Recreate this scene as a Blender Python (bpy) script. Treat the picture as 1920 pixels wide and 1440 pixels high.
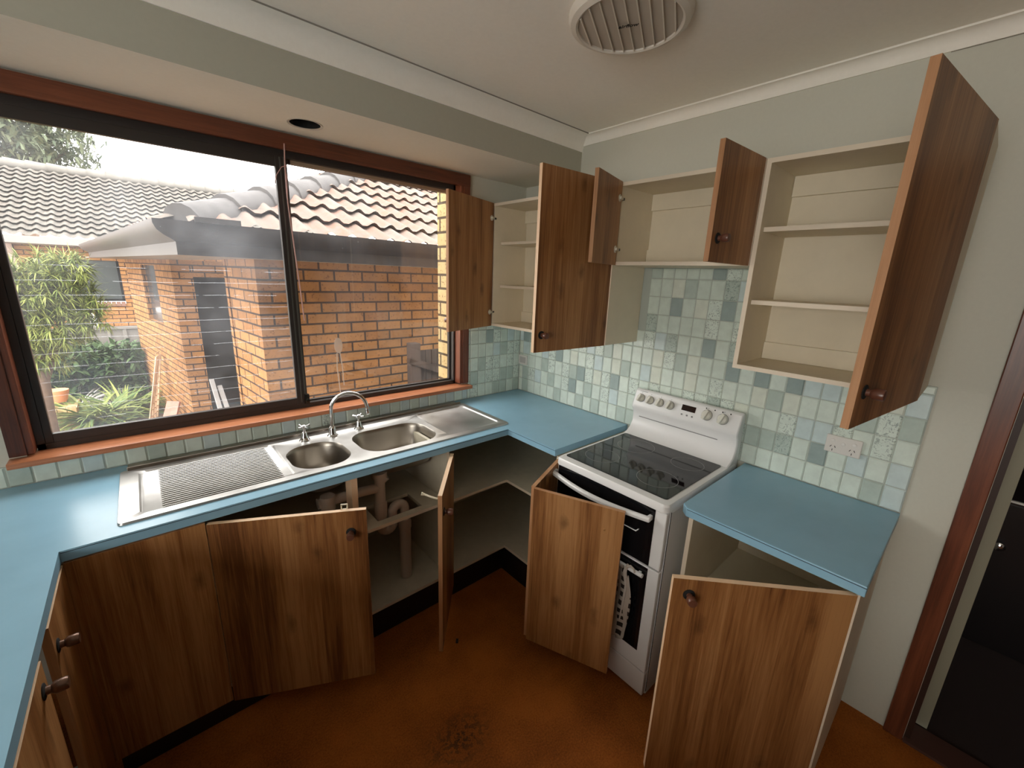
import bpy, bmesh, math, random
from mathutils import Vector, Matrix
random.seed(7)
S = bpy.context.scene
for o in list(bpy.data.objects): bpy.data.objects.remove(o)
COL = S.collection
R = math.radians
# ---------------------------------------------------------------- camera
def cam_axes(yaw, pitch, roll):
    y, p, r = R(yaw), R(pitch), R(roll)
    F = Vector((math.cos(p)*math.cos(y), math.cos(p)*math.sin(y), math.sin(p)))
    Rt = F.cross(Vector((0, 0, 1))).normalized(); U = Rt.cross(F)
    return F, Rt*math.cos(r)+U*math.sin(r), U*math.cos(r)-Rt*math.sin(r)
F_, R_, U_ = cam_axes(48.2204, -14.3598, 2.1569)
cd = bpy.data.cameras.new('camera'); cam = bpy.data.objects.new('camera', cd); COL.objects.link(cam)
M = Matrix((R_, U_, -F_)).transposed().to_4x4(); M.translation = Vector((-2.0151, -2.1844, 1.6928))
cam.matrix_world = M
cd.sensor_width = 36; cd.lens = 36*781.348/1920; cd.clip_start = .02; cd.clip_end = 200
S.camera = cam
# ---------------------------------------------------------------- world, sun, exposure
S.view_settings.view_transform = 'Standard'; S.view_settings.look = 'None'
S.view_settings.gamma = 1; S.view_settings.use_curve_mapping = False
S.view_settings.exposure = 0.6
W = bpy.data.worlds.new('World'); S.world = W; W.use_nodes = True
bg = W.node_tree.nodes['Background']; bg.inputs[0].default_value = (1, .985, .95, 1); bg.inputs[1].default_value = 5.0
sd = bpy.data.lights.new('sun', 'SUN'); sd.energy = 2.2; sd.angle = R(12); sd.color = (1, .94, .82)
sun = bpy.data.objects.new('sun', sd); COL.objects.link(sun)
sun.rotation_euler = Vector((.62, .38, -.72)).to_track_quat('-Z', 'Y').to_euler(); sun.location = (-6, -3, 8)
def area(name, loc, direction, sx, sy, power, color=(1, 1, 1), portal=False):
    l = bpy.data.lights.new(name, 'AREA'); l.shape = 'RECTANGLE'; l.size = sx; l.size_y = sy; l.energy = power; l.color = color
    o = bpy.data.objects.new(name, l); COL.objects.link(o); o.location = loc
    o.rotation_euler = Vector(direction).to_track_quat('-Z', 'Z' if abs(direction[2]) < .9 else 'Y').to_euler()
    if portal: l.cycles.is_portal = True
    return o
area('window_portal', (-1.45, .30, 1.6), (0, -1, 0), 2.0, 1.3, 1, portal=True)
area('left_window_portal', (-4.24, -2.4, 1.65), (1, 0, 0), 1.8, .9, 1, portal=True)
area('left_window_fill', (-4.22, -2.4, 1.65), (1, 0, .42), 1.7, .8, 12.5, (1, .90, .76))  # added fill lamp in the unseen left window, tilted up to lift the interior
# ---------------------------------------------------------------- helpers
MATS = {}
def mat(name, col=(.8, .8, .8), rough=.5, metal=0, spec=.5, build=None, alpha=None):
    if name in MATS: return MATS[name]
    m = bpy.data.materials.new(name); m.use_nodes = True; nt = m.node_tree
    b = nt.nodes['Principled BSDF']; b.inputs['Base Color'].default_value = (*col, 1)
    b.inputs['Roughness'].default_value = rough; b.inputs['Metallic'].default_value = metal
    b.inputs['Specular IOR Level'].default_value = spec
    if build: build(nt, b)
    MATS[name] = m; return m
class NT:
    def __init__(s, nt): s.nt = nt
    def n(s, t, **k):
        x = s.nt.nodes.new(t)
        for a, v in k.items(): setattr(x, a, v)
        return x
    def l(s, a, b): s.nt.links.new(a, b)
    def math(s, op, a, b=None, c=None, clamp=False):
        x = s.n('ShaderNodeMath', operation=op); x.use_clamp = clamp
        for i, v in enumerate((a, b, c)):
            if v is None: continue
            if isinstance(v, (int, float)): x.inputs[i].default_value = v
            else: s.l(v, x.inputs[i])
        return x.outputs[0]
    def obj(s): return s.n('ShaderNodeTexCoord').outputs['Object']
    def sep(s, v): x = s.n('ShaderNodeSeparateXYZ'); s.l(v, x.inputs[0]); return x.outputs
    def comb(s, a, b, c=0):
        x = s.n('ShaderNodeCombineXYZ')
        for i, v in enumerate((a, b, c)):
            if isinstance(v, (int, float)): x.inputs[i].default_value = v
            else: s.l(v, x.inputs[i])
        return x.outputs[0]
    def noise(s, vec, scale, detail=3, rough=.55, dist=0):
        x = s.n('ShaderNodeTexNoise'); s.l(vec, x.inputs['Vector']); x.inputs['Scale'].default_value = scale
        x.inputs['Detail'].default_value = detail; x.inputs['Roughness'].default_value = rough; x.inputs['Distortion'].default_value = dist
        return x.outputs['Fac']
    def ramp(s, f, stops, interp='LINEAR'):
        x = s.n('ShaderNodeValToRGB'); e = x.color_ramp; e.interpolation = interp
        while len(e.elements) < len(stops): e.elements.new(.5)
        for q, (p, c) in zip(e.elements, stops): q.position = p; q.color = (*c, 1) if len(c) == 3 else c
        s.l(f, x.inputs[0]); return x.outputs[0]
    def mix(s, f, a, b, blend='MIX'):
        x = s.n('ShaderNodeMix', data_type='RGBA', blend_type=blend)
        for i, v in ((0, f), (6, a), (7, b)):
            if isinstance(v, (int, float)): x.inputs[i].default_value = v
            elif isinstance(v, tuple): x.inputs[i].default_value = (*v, 1)
            else: s.l(v, x.inputs[i])
        return x.outputs[2]
    def scale(s, v, sc):
        x = s.n('ShaderNodeMapping'); s.l(v, x.inputs[0]); x.inputs['Scale'].default_value = sc; return x.outputs[0]
    def bump(s, b, h, st=.3, dist=.01):
        x = s.n('ShaderNodeBump'); x.inputs['Strength'].default_value = st; x.inputs['Distance'].default_value = dist
        s.l(h, x.inputs['Height']); s.l(x.outputs[0], b.inputs['Normal'])
def wood_build(c0, c1, c2, knots=True, gs=1.0):
    def f(nt, b):
        t = NT(nt); o = t.obj(); rnd = t.n('ShaderNodeObjectInfo').outputs['Random']
        off = t.comb(t.math('MULTIPLY', rnd, 7.3), 0, t.math('MULTIPLY', rnd, 31.0))
        ad = t.n('ShaderNodeVectorMath', operation='ADD'); t.l(o, ad.inputs[0]); t.l(off, ad.inputs[1]); v = ad.outputs[0]
        broad = t.noise(t.scale(v, (9*gs, 9*gs, .55)), 1, 2, .5, .6)
        grain = t.noise(t.scale(v, (95*gs, 95*gs, 3.2)), 1, 4, .65, .4)
        fine = t.noise(t.scale(v, (420*gs, 420*gs, 9)), 1, 2, .6)
        board = t.n('ShaderNodeTexWhiteNoise', noise_dimensions='1D')
        t.l(t.math('FLOOR', t.math('MULTIPLY', t.sep(v)[0], 8.5)), board.inputs['W'])
        fac = t.math('ADD', t.math('MULTIPLY', broad, .50), t.math('ADD', t.math('MULTIPLY', grain, .34), t.math('ADD', t.math('MULTIPLY', fine, .12), t.math('MULTIPLY', board.outputs[0], .10))))
        col = t.ramp(fac, [(.40, c0), (.52, c1), (.63, c2)])
        if knots:
            vo = t.n('ShaderNodeTexVoronoi'); vo.voronoi_dimensions = '2D'; q_ = t.sep(v); t.l(t.comb(t.math('MULTIPLY', q_[0], 4.6), t.math('MULTIPLY', q_[2], 2.3)), vo.inputs['Vector']); vo.inputs['Scale'].default_value = 1
            k = t.math('ADD', vo.outputs['Distance'], t.math('MULTIPLY', t.noise(v, 22, 3, .6), .16))
            kf = t.math('MULTIPLY', t.ramp(k, [(.09, (1, 1, 1)), (.19, (0, 0, 0))]), .5)
            col = t.mix(kf, col, tuple(x*.35 for x in c0))
        t.l(col, b.inputs['Base Color']); t.bump(b, grain, .08, .002)
    return f
WOOD = mat('wood_laminate', rough=.42, spec=.4, build=wood_build((.125, .045, .013), (.30, .130, .042), (.44, .222, .086)))
EDGE = mat('door_edging', (.42, .20, .085), .5, build=wood_build((.33, .15, .06), (.44, .22, .10), (.52, .28, .14), False))
EDGEP = mat('pale_edging', (.78, .54, .34), .5)
ARCH = mat('red_timber', rough=.35, build=wood_build((.06, .018, .009), (.14, .040, .018), (.21, .065, .028), False, .6))
SILLM = mat('sill_timber', rough=.28, build=wood_build((.24, .075, .032), (.40, .145, .065), (.54, .22, .11), False, .6))
def rot_grain(m):  # grain along x instead of z
    nt = m.node_tree
    tc = [n for n in nt.nodes if n.type == 'TEX_COORD'][0]; l = [l for l in nt.links if l.from_node == tc][0]; to = l.to_socket
    mp = nt.nodes.new('ShaderNodeMapping'); mp.inputs['Rotation'].default_value = (0, R(90), 0)
    nt.links.remove(l); nt.links.new(tc.outputs['Object'], mp.inputs[0]); nt.links.new(mp.outputs[0], to)
rot_grain(SILLM)
ARCHX = mat('red_timber_horizontal', rough=.35, build=wood_build((.06, .018, .009), (.14, .040, .018), (.21, .065, .028), False, .6)); rot_grain(ARCHX)
def speck(c, amp=.06, sc=60, bump=0, rs=None):
    def f(nt, b):
        t = NT(nt); n = t.noise(t.obj(), sc, 4, .6); n2 = t.noise(t.obj(), 2.2, 3, .6)
        m = t.math('ADD', t.math('MULTIPLY', n, .5), t.math('MULTIPLY', n2, .5))
        t.l(t.ramp(m, [(.3, tuple(x*(1-amp) for x in c)), (.7, tuple(min(1, x*(1+amp)) for x in c))]), b.inputs['Base Color'])
        if bump: t.bump(b, n, bump, .002)
    return f
WALL = mat('wall_paint', rough=.7, spec=.25, build=speck((.60, .595, .51), .03, 80, .06))
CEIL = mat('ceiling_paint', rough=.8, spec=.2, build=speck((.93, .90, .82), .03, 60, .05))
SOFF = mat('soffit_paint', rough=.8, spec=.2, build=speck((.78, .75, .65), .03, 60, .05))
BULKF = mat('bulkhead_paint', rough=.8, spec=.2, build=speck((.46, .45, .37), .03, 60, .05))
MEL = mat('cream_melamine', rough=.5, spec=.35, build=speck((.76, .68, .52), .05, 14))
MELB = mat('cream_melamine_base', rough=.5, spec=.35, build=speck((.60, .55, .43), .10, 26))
MELE = mat('melamine_edge', (.80, .70, .55), .5)
MELW = mat('white_melamine', rough=.5, build=speck((.66, .65, .58), .03, 20))
BENCH = mat('blue_laminate', rough=.27, spec=.42, build=speck((.26, .465, .60), .08, 5))
LINE = mat('laminate_seam', (.02, .035, .045), .6)
KICK = mat('black_kickboard', (.010, .009, .008), .45)
BLACK = mat('black_glass', (.006, .006, .007), .05, spec=.35)
ENAM = mat('white_enamel', (.80, .80, .79), .22, spec=.5)
OFFW = mat('knob_plastic', (.70, .69, .60), .35)
CHROME = mat('chrome', (.75, .76, .77), .08, 1)
DARKM = mat('dark_metal', (.05, .05, .045), .4, 1)
KNOBM = mat('knob_timber', (.13, .050, .030), .28, spec=.6)
KNOBL = mat('knob_bronze', (.16, .085, .055), .3, .5)
ALU = mat('bronze_aluminium', (.045, .038, .034), .42, .2)
ALUG = mat('grey_aluminium', (.12, .125, .11), .4, .5)
PLAST = mat('white_plastic', (.74, .71, .66), .35)
PVC = mat('pvc_pipe', (.55, .46, .38), .4)
GREYM = mat('ink_grey', (.25, .25, .25), .6)
DARK = mat('matt_black', (.006, .006, .006), .8)
def steel_build(nt, b):
    t = NT(nt); n = t.noise(t.scale(t.obj(), (3, 90, 90)), 1, 3, .6); n2 = t.noise(t.obj(), 7, 3, .6)
    t.l(t.ramp(n2, [(.3, (.42, .41, .39)), (.7, (.56, .55, .53))]), b.inputs['Base Color'])
    r = t.math('ADD', .28, t.math('MULTIPLY', n2, .25)); t.l(r, b.inputs['Roughness']); t.bump(b, n, .05, .001)
STEEL = mat('stainless_steel', metal=1, rough=.3, build=steel_build)
BOWL = mat('bowl_steel', (.36, .33, .29), .33, 1)
def floor_build(nt, b):
    t = NT(nt); o = t.obj(); n = t.noise(o, 150, 3, .75); n2 = t.noise(o, 2.5, 4, .6)
    c = t.ramp(t.math('ADD', t.math('MULTIPLY', n, .45), t.math('MULTIPLY', n2, .55)), [(.38, (.17, .044, .006)), (.60, (.42, .125, .017))])
    x = t.sep(o)
    dx = t.math('DIVIDE', t.math('ADD', x[0], 1.33), .16); dy = t.math('DIVIDE', t.math('ADD', x[1], 1.20), .11)
    d = t.math('SQRT', t.math('ADD', t.math('MULTIPLY', dx, dx), t.math('MULTIPLY', dy, dy)))
    s = t.math('MULTIPLY', t.math('SUBTRACT', 1.0, d, clamp=True), t.math('GREATER_THAN', t.noise(o, 38, 3, .7), .52))
    t.l(t.mix(t.math('MULTIPLY', s, .8, clamp=True), c, (.02, .018, .008)), b.inputs['Base Color']); t.bump(b, n, .5, .004)
FLOOR = mat('orange_cork_floor', rough=.75, spec=.2, build=floor_build)
def brick_build(c1, c2, cm, speck_amt=.6):
    def f(nt, b):
        t = NT(nt); g = t.n('ShaderNodeNewGeometry'); p = t.sep(g.outputs['Position']); n = t.sep(g.outputs['True Normal'])
        u = t.math('SUBTRACT', t.math('MULTIPLY', p[0], n[1]), t.math('MULTIPLY', p[1], n[0]))
        z = t.math('ADD', p[2], .0065); zz = t.math('ADD', z, 2.0)
        br = t.n('ShaderNodeTexBrick'); t.l(t.comb(t.math('ADD', u, 20.06), zz), br.inputs['Vector'])
        br.offset = .5; br.squash = 1
        br.inputs['Scale'].default_value = 1; br.inputs['Brick Width'].default_value = .24; br.inputs['Row Height'].default_value = .086
        br.inputs['Mortar Size'].default_value = .008; br.inputs['Mortar Smooth'].default_value = .15; br.inputs['Bias'].default_value = 0
        br.inputs['Color1'].default_value = (*c1, 1); br.inputs['Color2'].default_value = (*c2, 1); br.inputs['Mortar'].default_value = (*cm, 1)
        pos = g.outputs['Position']
        sp = t.ramp(t.noise(pos, 55, 2, .5), [(.62, (0, 0, 0)), (.66, (1, 1, 1))])
        c = t.mix(t.math('MULTIPLY', sp, speck_amt), br.outputs['Color'], (.10, .045, .02))
        lg = t.noise(pos, 9, 3, .6); c = t.mix(.35, c, t.ramp(lg, [(.3, (.35, .35, .35)), (.7, (.75, .72, .66))]), 'OVERLAY')
        t.l(c, b.inputs['Base Color']); t.bump(b, t.math('SUBTRACT', 1.0, br.outputs['Fac']), .8, .012)
    return f
BRICK = mat('orange_brick', rough=.85, spec=.2, build=brick_build((.27, .13, .047), (.35, .18, .070), (.05, .03, .020)))
BRICKY = mat('cream_brick', rough=.85, spec=.2, build=brick_build((.42, .31, .15), (.48, .36, .18), (.07, .05, .03)))
def roof_build(cols, dirt):
    def f(nt, b):
        t = NT(nt); uv = t.n('ShaderNodeUVMap').outputs[0]; x = t.sep(uv)
        wn = t.n('ShaderNodeTexWhiteNoise', noise_dimensions='2D')
        t.l(t.comb(t.math('FLOOR', t.math('DIVIDE', x[0], .15)), t.math('FLOOR', t.math('DIVIDE', x[1], .32))), wn.inputs['Vector'])
        c = t.ramp(wn.outputs[0], cols); n = t.noise(t.obj(), 14, 5, .75)
        t.l(t.mix(t.ramp(n, [(.42, (0, 0, 0)), (.62, (1, 1, 1))]), c, dirt), b.inputs['Base Color'])
    return f
ROOFT = mat('terracotta_roof_tile', rough=.9, spec=.15, build=roof_build([(0, (.21, .11, .082)), (.5, (.185, .122, .10)), (1, (.195, .155, .135))], (.135, .125, .112)))
ROOFG = mat('grey_roof_tile', rough=.9, spec=.15, build=roof_build([(0, (.11, .095, .085)), (.5, (.14, .12, .105)), (1, (.17, .15, .13))], (.10, .10, .09)))
RIDGE = mat('ridge_cap_grey', rough=.9, build=speck((.085, .08, .08), .3, 12))
GUTM = mat('charcoal_gutter', (.020, .017, .017), .55, spec=.25)
GUTP = mat('pale_gutter', (.24, .21, .18), .5)
def leaf(name, c0, c1):
    def f(nt, b):
        t = NT(nt); g = t.n('ShaderNodeNewGeometry')
        t.l(t.ramp(g.outputs['Random Per Island'], [(0, c0), (1, c1)]), b.inputs['Base Color'])
        b.inputs['Subsurface Weight'].default_value = 0
    return mat(name, rough=.6, spec=.25, build=f)
LEAF1 = leaf('feathery_leaf', (.08, .12, .025), (.28, .31, .08))
LEAF2 = leaf('dark_leaf', (.02, .045, .015), (.07, .12, .045))
LEAF3 = leaf('strap_leaf', (.05, .10, .02), (.26, .30, .08))
LEAF4 = leaf('gum_leaf', (.05, .07, .04), (.14, .16, .09))
LEAFW = leaf('dry_leaf', (.4, .38, .32), (.75, .73, .68))
BARK = mat('bark', rough=.9, build=speck((.14, .09, .06), .4, 20))
SOIL = mat('garden_soil', rough=.95, build=speck((.17, .10, .06), .5, 9, .5))
def glass_mat(name, streaks):
    m = bpy.data.materials.new(name); m.use_nodes = True; nt = m.node_tree; nt.nodes.clear(); t = NT(nt)
    out = t.n('ShaderNodeOutputMaterial'); tr = t.n('ShaderNodeBsdfTransparent'); gl = t.n('ShaderNodeBsdfGlossy'); gl.inputs['Roughness'].default_value = .02
    df = t.n('ShaderNodeBsdfTranslucent'); df.inputs[0].default_value = (.62, .66, .72, 1)
    m1 = t.n('ShaderNodeMixShader'); m1.inputs[0].default_value = .05; t.l(tr.outputs[0], m1.inputs[1]); t.l(gl.outputs[0], m1.inputs[2])
    o = t.obj(); haze = t.math('MULTIPLY', t.ramp(t.noise(o, 2.6, 4, .65), [(.35, (.15, .15, .15)), (.72, (1, 1, 1))]), .075 if streaks else .022)
    sp = t.math('GREATER_THAN', t.noise(o, 70, 2, .5), .80); f = t.math('ADD', haze, t.math('MULTIPLY', sp, .35))
    if streaks:
        z = t.sep(o); w = t.math('ADD', z[2], t.math('MULTIPLY', t.noise(t.scale(o, (3, 3, .2)), 1, 2), .02))
        fr = t.math('FRACT', t.math('MULTIPLY', w, 19.0)); ln = t.math('LESS_THAN', fr, .035)
        low = t.math('LESS_THAN', z[2], 1.72); br = t.math('GREATER_THAN', t.noise(t.scale(o, (9, 9, 40)), 1, 2), .42)
        f = t.math('ADD', f, t.math('MULTIPLY', t.math('MULTIPLY', ln, low), t.math('MULTIPLY', br, .20)))
    m2 = t.n('ShaderNodeMixShader'); t.l(t.math('MULTIPLY', f, 1.0, clamp=True), m2.inputs[0]); t.l(m1.outputs[0], m2.inputs[1]); t.l(df.outputs[0], m2.inputs[2])
    t.l(m2.outputs[0], out.inputs[0]); return m
GLASSL = glass_mat('dusty_glass_scratched', True); GLASSR = glass_mat('dusty_glass', False)
# ---- geometry builder
class G:
    def __init__(s): s.b = bmesh.new(); s.mi = 0
    def _f(s, vs, mi=None):
        try: f = s.b.faces.new(vs); f.material_index = s.mi if mi is None else mi; return f
        except ValueError: return None
    def box(s, x0, x1, y0, y1, z0, z1, mx=None, mi=None):
        ps = [Vector((x, y, z)) for z in (z0, z1) for x, y in ((x0, y0), (x1, y0), (x1, y1), (x0, y1))]
        if mx: ps = [mx @ p for p in ps]
        v = [s.b.verts.new(p) for p in ps]
        for i in ((3, 2, 1, 0), (4, 5, 6, 7), (0, 1, 5, 4), (1, 2, 6, 5), (2, 3, 7, 6), (3, 0, 4, 7)): s._f([v[k] for k in i], mi)
        return s
    def quad(s, *p, mi=None): s._f([s.b.verts.new(Vector(q)) for q in p], mi); return s
    def prism(s, poly, z0, z1, mi=None, axis='z', mx=None):
        def P(a, c, h):
            q = {'z': (a, c, h), 'y': (a, h, c), 'x': (h, a, c)}[axis]; q = Vector(q); return mx @ q if mx else q
        lo = [s.b.verts.new(P(a, c, z0)) for a, c in poly]; hi = [s.b.verts.new(P(a, c, z1)) for a, c in poly]
        n = len(poly); s._f(lo[::-1], mi); s._f(hi, mi)
        for i in range(n): s._f([lo[i], lo[(i+1) % n], hi[(i+1) % n], hi[i]], mi)
        return s
    def tube(s, pts, rad, seg=12, cap=True, mi=None):
        pts = [Vector(p) for p in pts]; n = len(pts); rads = rad if isinstance(rad, (list, tuple)) else [rad]*n
        rings = []; up = None
        for i, p in enumerate(pts):
            d = ((pts[min(i+1, n-1)]-p).normalized()+(p-pts[max(i-1, 0)]).normalized()).normalized()
            if up is None: up = Vector((0, 0, 1)) if abs(d.z) < .9 else Vector((1, 0, 0))
            a = d.cross(up)
            a = a.normalized() if a.length > 1e-5 else Vector((1, 0, 0)); c = a.cross(d).normalized(); up = c
            rings.append([s.b.verts.new(p+(a*math.cos(2*math.pi*k/seg)+c*math.sin(2*math.pi*k/seg))*rads[i]) for k in range(seg)])
        for i in range(n-1):
            for k in range(seg): s._f([rings[i][k], rings[i][(k+1) % seg], rings[i+1][(k+1) % seg], rings[i+1][k]], mi)
        if cap: s._f(rings[0][::-1], mi); s._f(rings[-1], mi)
        return s
    def lathe(s, prof, mx=None, seg=24, mi=None, cap=True):  # prof: (r,h) along +z
        mx = mx or Matrix(); rings = []
        for r, h in prof: rings.append([s.b.verts.new(mx @ Vector((r*math.cos(2*math.pi*k/seg), r*math.sin(2*math.pi*k/seg), h))) for k in range(seg)])
        for i in range(len(prof)-1):
            for k in range(seg): s._f([rings[i][k], rings[i][(k+1) % seg], rings[i+1][(k+1) % seg], rings[i+1][k]], mi)
        if cap: s._f(rings[0][::-1], mi); s._f(rings[-1], mi)
        return s
    def make(s, name, m, parent=None, smooth=False, bevel=0, label=None, loc=None):
        bmesh.ops.recalc_face_normals(s.b, faces=s.b.faces[:])
        me = bpy.data.meshes.new(name); s.b.to_mesh(me); s.b.free()
        for x in (m if isinstance(m, (list, tuple)) else [m]): me.materials.append(x)
        o = bpy.data.objects.new(name, me); COL.objects.link(o); attach(o, parent)
        if smooth:
            me.shade_smooth()
            for e in me.edges: pass
            try: me.set_sharp_from_angle(angle=R(38))
            except Exception: pass
        if bevel:
            b = o.modifiers.new('bevel', 'BEVEL'); b.width = bevel; b.segments = 2; b.limit_method = 'ANGLE'; b.angle_limit = R(40)
        if label: o['label'] = label
        return o
WM = {}
def wm(o): return WM.get(o.name, Matrix())
def attach(o, parent):
    if parent is None: return
    o.parent = parent; o.matrix_parent_inverse = wm(parent).inverted()
def thing(name, label, cat, loc=(0, 0, 0), group=None):
    o = bpy.data.objects.new(name, None); COL.objects.link(o); o.location = loc; o.empty_display_size = .05
    WM[o.name] = Matrix.Translation(loc); o['label'] = label; o['category'] = cat
    if group: o['group'] = group
    return o
def tag(o, label, cat, group=None):
    o['label'] = label; o['category'] = cat
    if group: o['group'] = group
    return o
def struct(o, label=None):
    o['kind'] = 'structure'
    if label: o['label'] = label
    return o
def placed(o, loc, rz=0):
    o.location = loc; o.rotation_euler = (0, 0, rz); WM[o.name] = Matrix.Translation(loc) @ Matrix.Rotation(rz, 4, 'Z'); return o
# ================================================================ ROOM SHELL
ZC, ZB, BW = 2.471, 2.264, .4534
XL, YB = -4.3, -4.5
WX0, WX1, WZ0, WZ1 = -2.395, -.505, 1.0, 2.225      # window opening
struct(G().box(XL-.1, 0, YB-.1, .11, -.1, 0).make('floor', FLOOR))
struct(G().box(XL-.1, .1, YB-.1, .11, ZC, ZC+.1).make('ceiling', CEIL))
g = G().box(XL-.1, WX0, 0, .11, 0, ZC).box(WX1, .1, 0, .11, 0, ZC).box(WX0, WX1, 0, .11, 0, WZ0).box(WX0, WX1, 0, .11, WZ1, ZC)
wall_back = struct(g.make('wall_back', WALL))
DY0, DY1, DZ = -2.305, -3.12, 2.06
g = G().box(0, .1, DY0, 0, 0, ZC).box(0, .1, YB-.1, DY1, 0, ZC).box(0, .1, DY1, DY0, DZ, ZC)
wall_right = struct(g.make('wall_right', WALL))
DARKWALL = mat('dark_unseen_walls', (.10, .075, .055), .6)  # dark colour given to unseen walls to cut light bounced onto the cabinets
LY0, LY1, LZ0, LZ1 = -3.3, -1.5, 1.2, 2.1
struct(G().box(XL-.1, XL, YB, LY0, 0, ZC).box(XL-.1, XL, LY1, 0, 0, ZC).box(XL-.1, XL, LY0, LY1, 0, LZ0).box(XL-.1, XL, LY0, LY1, LZ1, ZC).make('wall_left', DARKWALL))
struct(G().box(XL, 0, YB-.1, YB, 0, ZC).make('wall_front', DARKWALL))
w2 = thing('window_2', 'unseen window added in the left wall of the room', 'window', (XL, -2.4, LZ0)); del w2['category']; struct(w2)
G().box(XL-.07, XL-.03, LY0, LY1, LZ0, LZ0+.04).box(XL-.07, XL-.03, LY0, LY1, LZ1-.04, LZ1).box(XL-.07, XL-.03, LY0, LY0+.04, LZ0, LZ1).box(XL-.07, XL-.03, LY1-.04, LY1, LZ0, LZ1).make('window_frame', ALU, w2)
# bulkhead over the window with round hole
def disc_cut(cx, cy, r, x0, x1, y0, y1, z, flip=False, seg=40):
    bm = bmesh.new(); ring = [bm.verts.new((cx+r*math.cos(2*math.pi*k/seg), cy+r*math.sin(2*math.pi*k/seg), z)) for k in range(seg)]
    out = [bm.verts.new(p) for p in ((x0, y0, z), (x1, y0, z), (x1, y1, z), (x0, y1, z))]
    es = [bm.edges.new((ring[i], ring[(i+1) % seg])) for i in range(seg)]+[bm.edges.new((out[i], out[(i+1) % 4])) for i in range(4)]
    bmesh.ops.triangle_fill(bm, use_beauty=True, edges=es, use_dissolve=False); return bm
HX, HY, HR = -1.409, -.185, .058
g = G(); g.b = disc_cut(HX, HY, HR, XL, 0, -BW, 0, ZB)
bmesh.ops.delete(g.b, geom=[f for f in g.b.faces if (f.calc_center_median()-Vector((HX, HY, ZB))).length < HR*.98], context='FACES_ONLY')
for f in g.b.faces: f.material_index = 1
g.mi = 0; g.quad((XL, -BW, ZB), (0, -BW, ZB), (0, -BW, ZC), (XL, -BW, ZC)).quad((XL, -BW+.012, ZB+.012), (0, -BW+.012, ZB+.012), (0, -BW+.012, ZC), (XL, -BW+.012, ZC))
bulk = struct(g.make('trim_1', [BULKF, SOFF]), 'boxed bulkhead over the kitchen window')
K = .046
def cov(n, a0, a1, o, base_axis):  # concave cove profile
    pr = [(0, 0)]
    for i in range(7):
        t = i/6*math.pi/2; pr.append((K*(1-math.cos(t))*.92+.0, 0))
    return pr
prof = [(0, ZC), (0, ZC-K), (.006, ZC-K)]+[(.006+(K-.010)*(1-math.cos(i/6*math.pi/2)), ZC-K+(K-.006)*math.sin(i/6*math.pi/2)) for i in range(1, 7)]+[(K, ZC-.006), (K, ZC)]
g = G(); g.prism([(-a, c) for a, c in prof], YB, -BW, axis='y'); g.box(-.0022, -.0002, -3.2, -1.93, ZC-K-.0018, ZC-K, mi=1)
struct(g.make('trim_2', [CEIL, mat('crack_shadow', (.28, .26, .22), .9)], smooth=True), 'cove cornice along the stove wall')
K2 = .075
prof2 = [(0, ZC), (0, ZC-K2), (.005, ZC-K2)]+[(.005+(K2-.012)*(1-math.cos(i/6*math.pi/2)), ZC-K2+(K2-.006)*math.sin(i/6*math.pi/2)) for i in range(1, 7)]+[(K2, ZC-.004), (K2, ZC)]
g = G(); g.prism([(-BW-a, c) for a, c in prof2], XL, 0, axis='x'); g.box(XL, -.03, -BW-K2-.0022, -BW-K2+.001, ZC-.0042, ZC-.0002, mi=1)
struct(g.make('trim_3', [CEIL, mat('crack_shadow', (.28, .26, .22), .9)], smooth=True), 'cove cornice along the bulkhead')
# ---- tiles
P_, PV, T0, H = .0629, .0904, .042, .90
TP = {'p': (.70, .79, .71), 'c': (.71, .76, .66), 'b': (.60, .71, .70), 'm': (.49, .58, .52), 'd': (.34, .42, .40), 't': (.64, .73, .65)}
def tile_mat(nm, c, flower=False):
    def f(nt, b):
        t = NT(nt); o = t.obj(); n = t.noise(o, 24, 3, .6)
        col = t.ramp(n, [(.3, tuple(x*.93 for x in c)), (.7, tuple(min(1, x*1.06) for x in c))])
        if flower:
            v = t.noise(o, 85, 2, .5, 1.6); pm = t.ramp(v, [(.555, (0, 0, 0)), (.60, (1, 1, 1))])
            col = t.mix(t.math('MULTIPLY', pm, .55), col, (.16, .21, .20))
        t.l(col, b.inputs['Base Color'])
    return mat('tile_'+nm, rough=.22, spec=.5, build=f)
TK = list(TP)+['f', 'F']
TMATS = [tile_mat(k, TP[k]) for k in TP]+[tile_mat('flower_pale', TP['p'], True), tile_mat('flower_grey', TP['m'], True), mat('grout', (.42, .46, .41), .85)]
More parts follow.
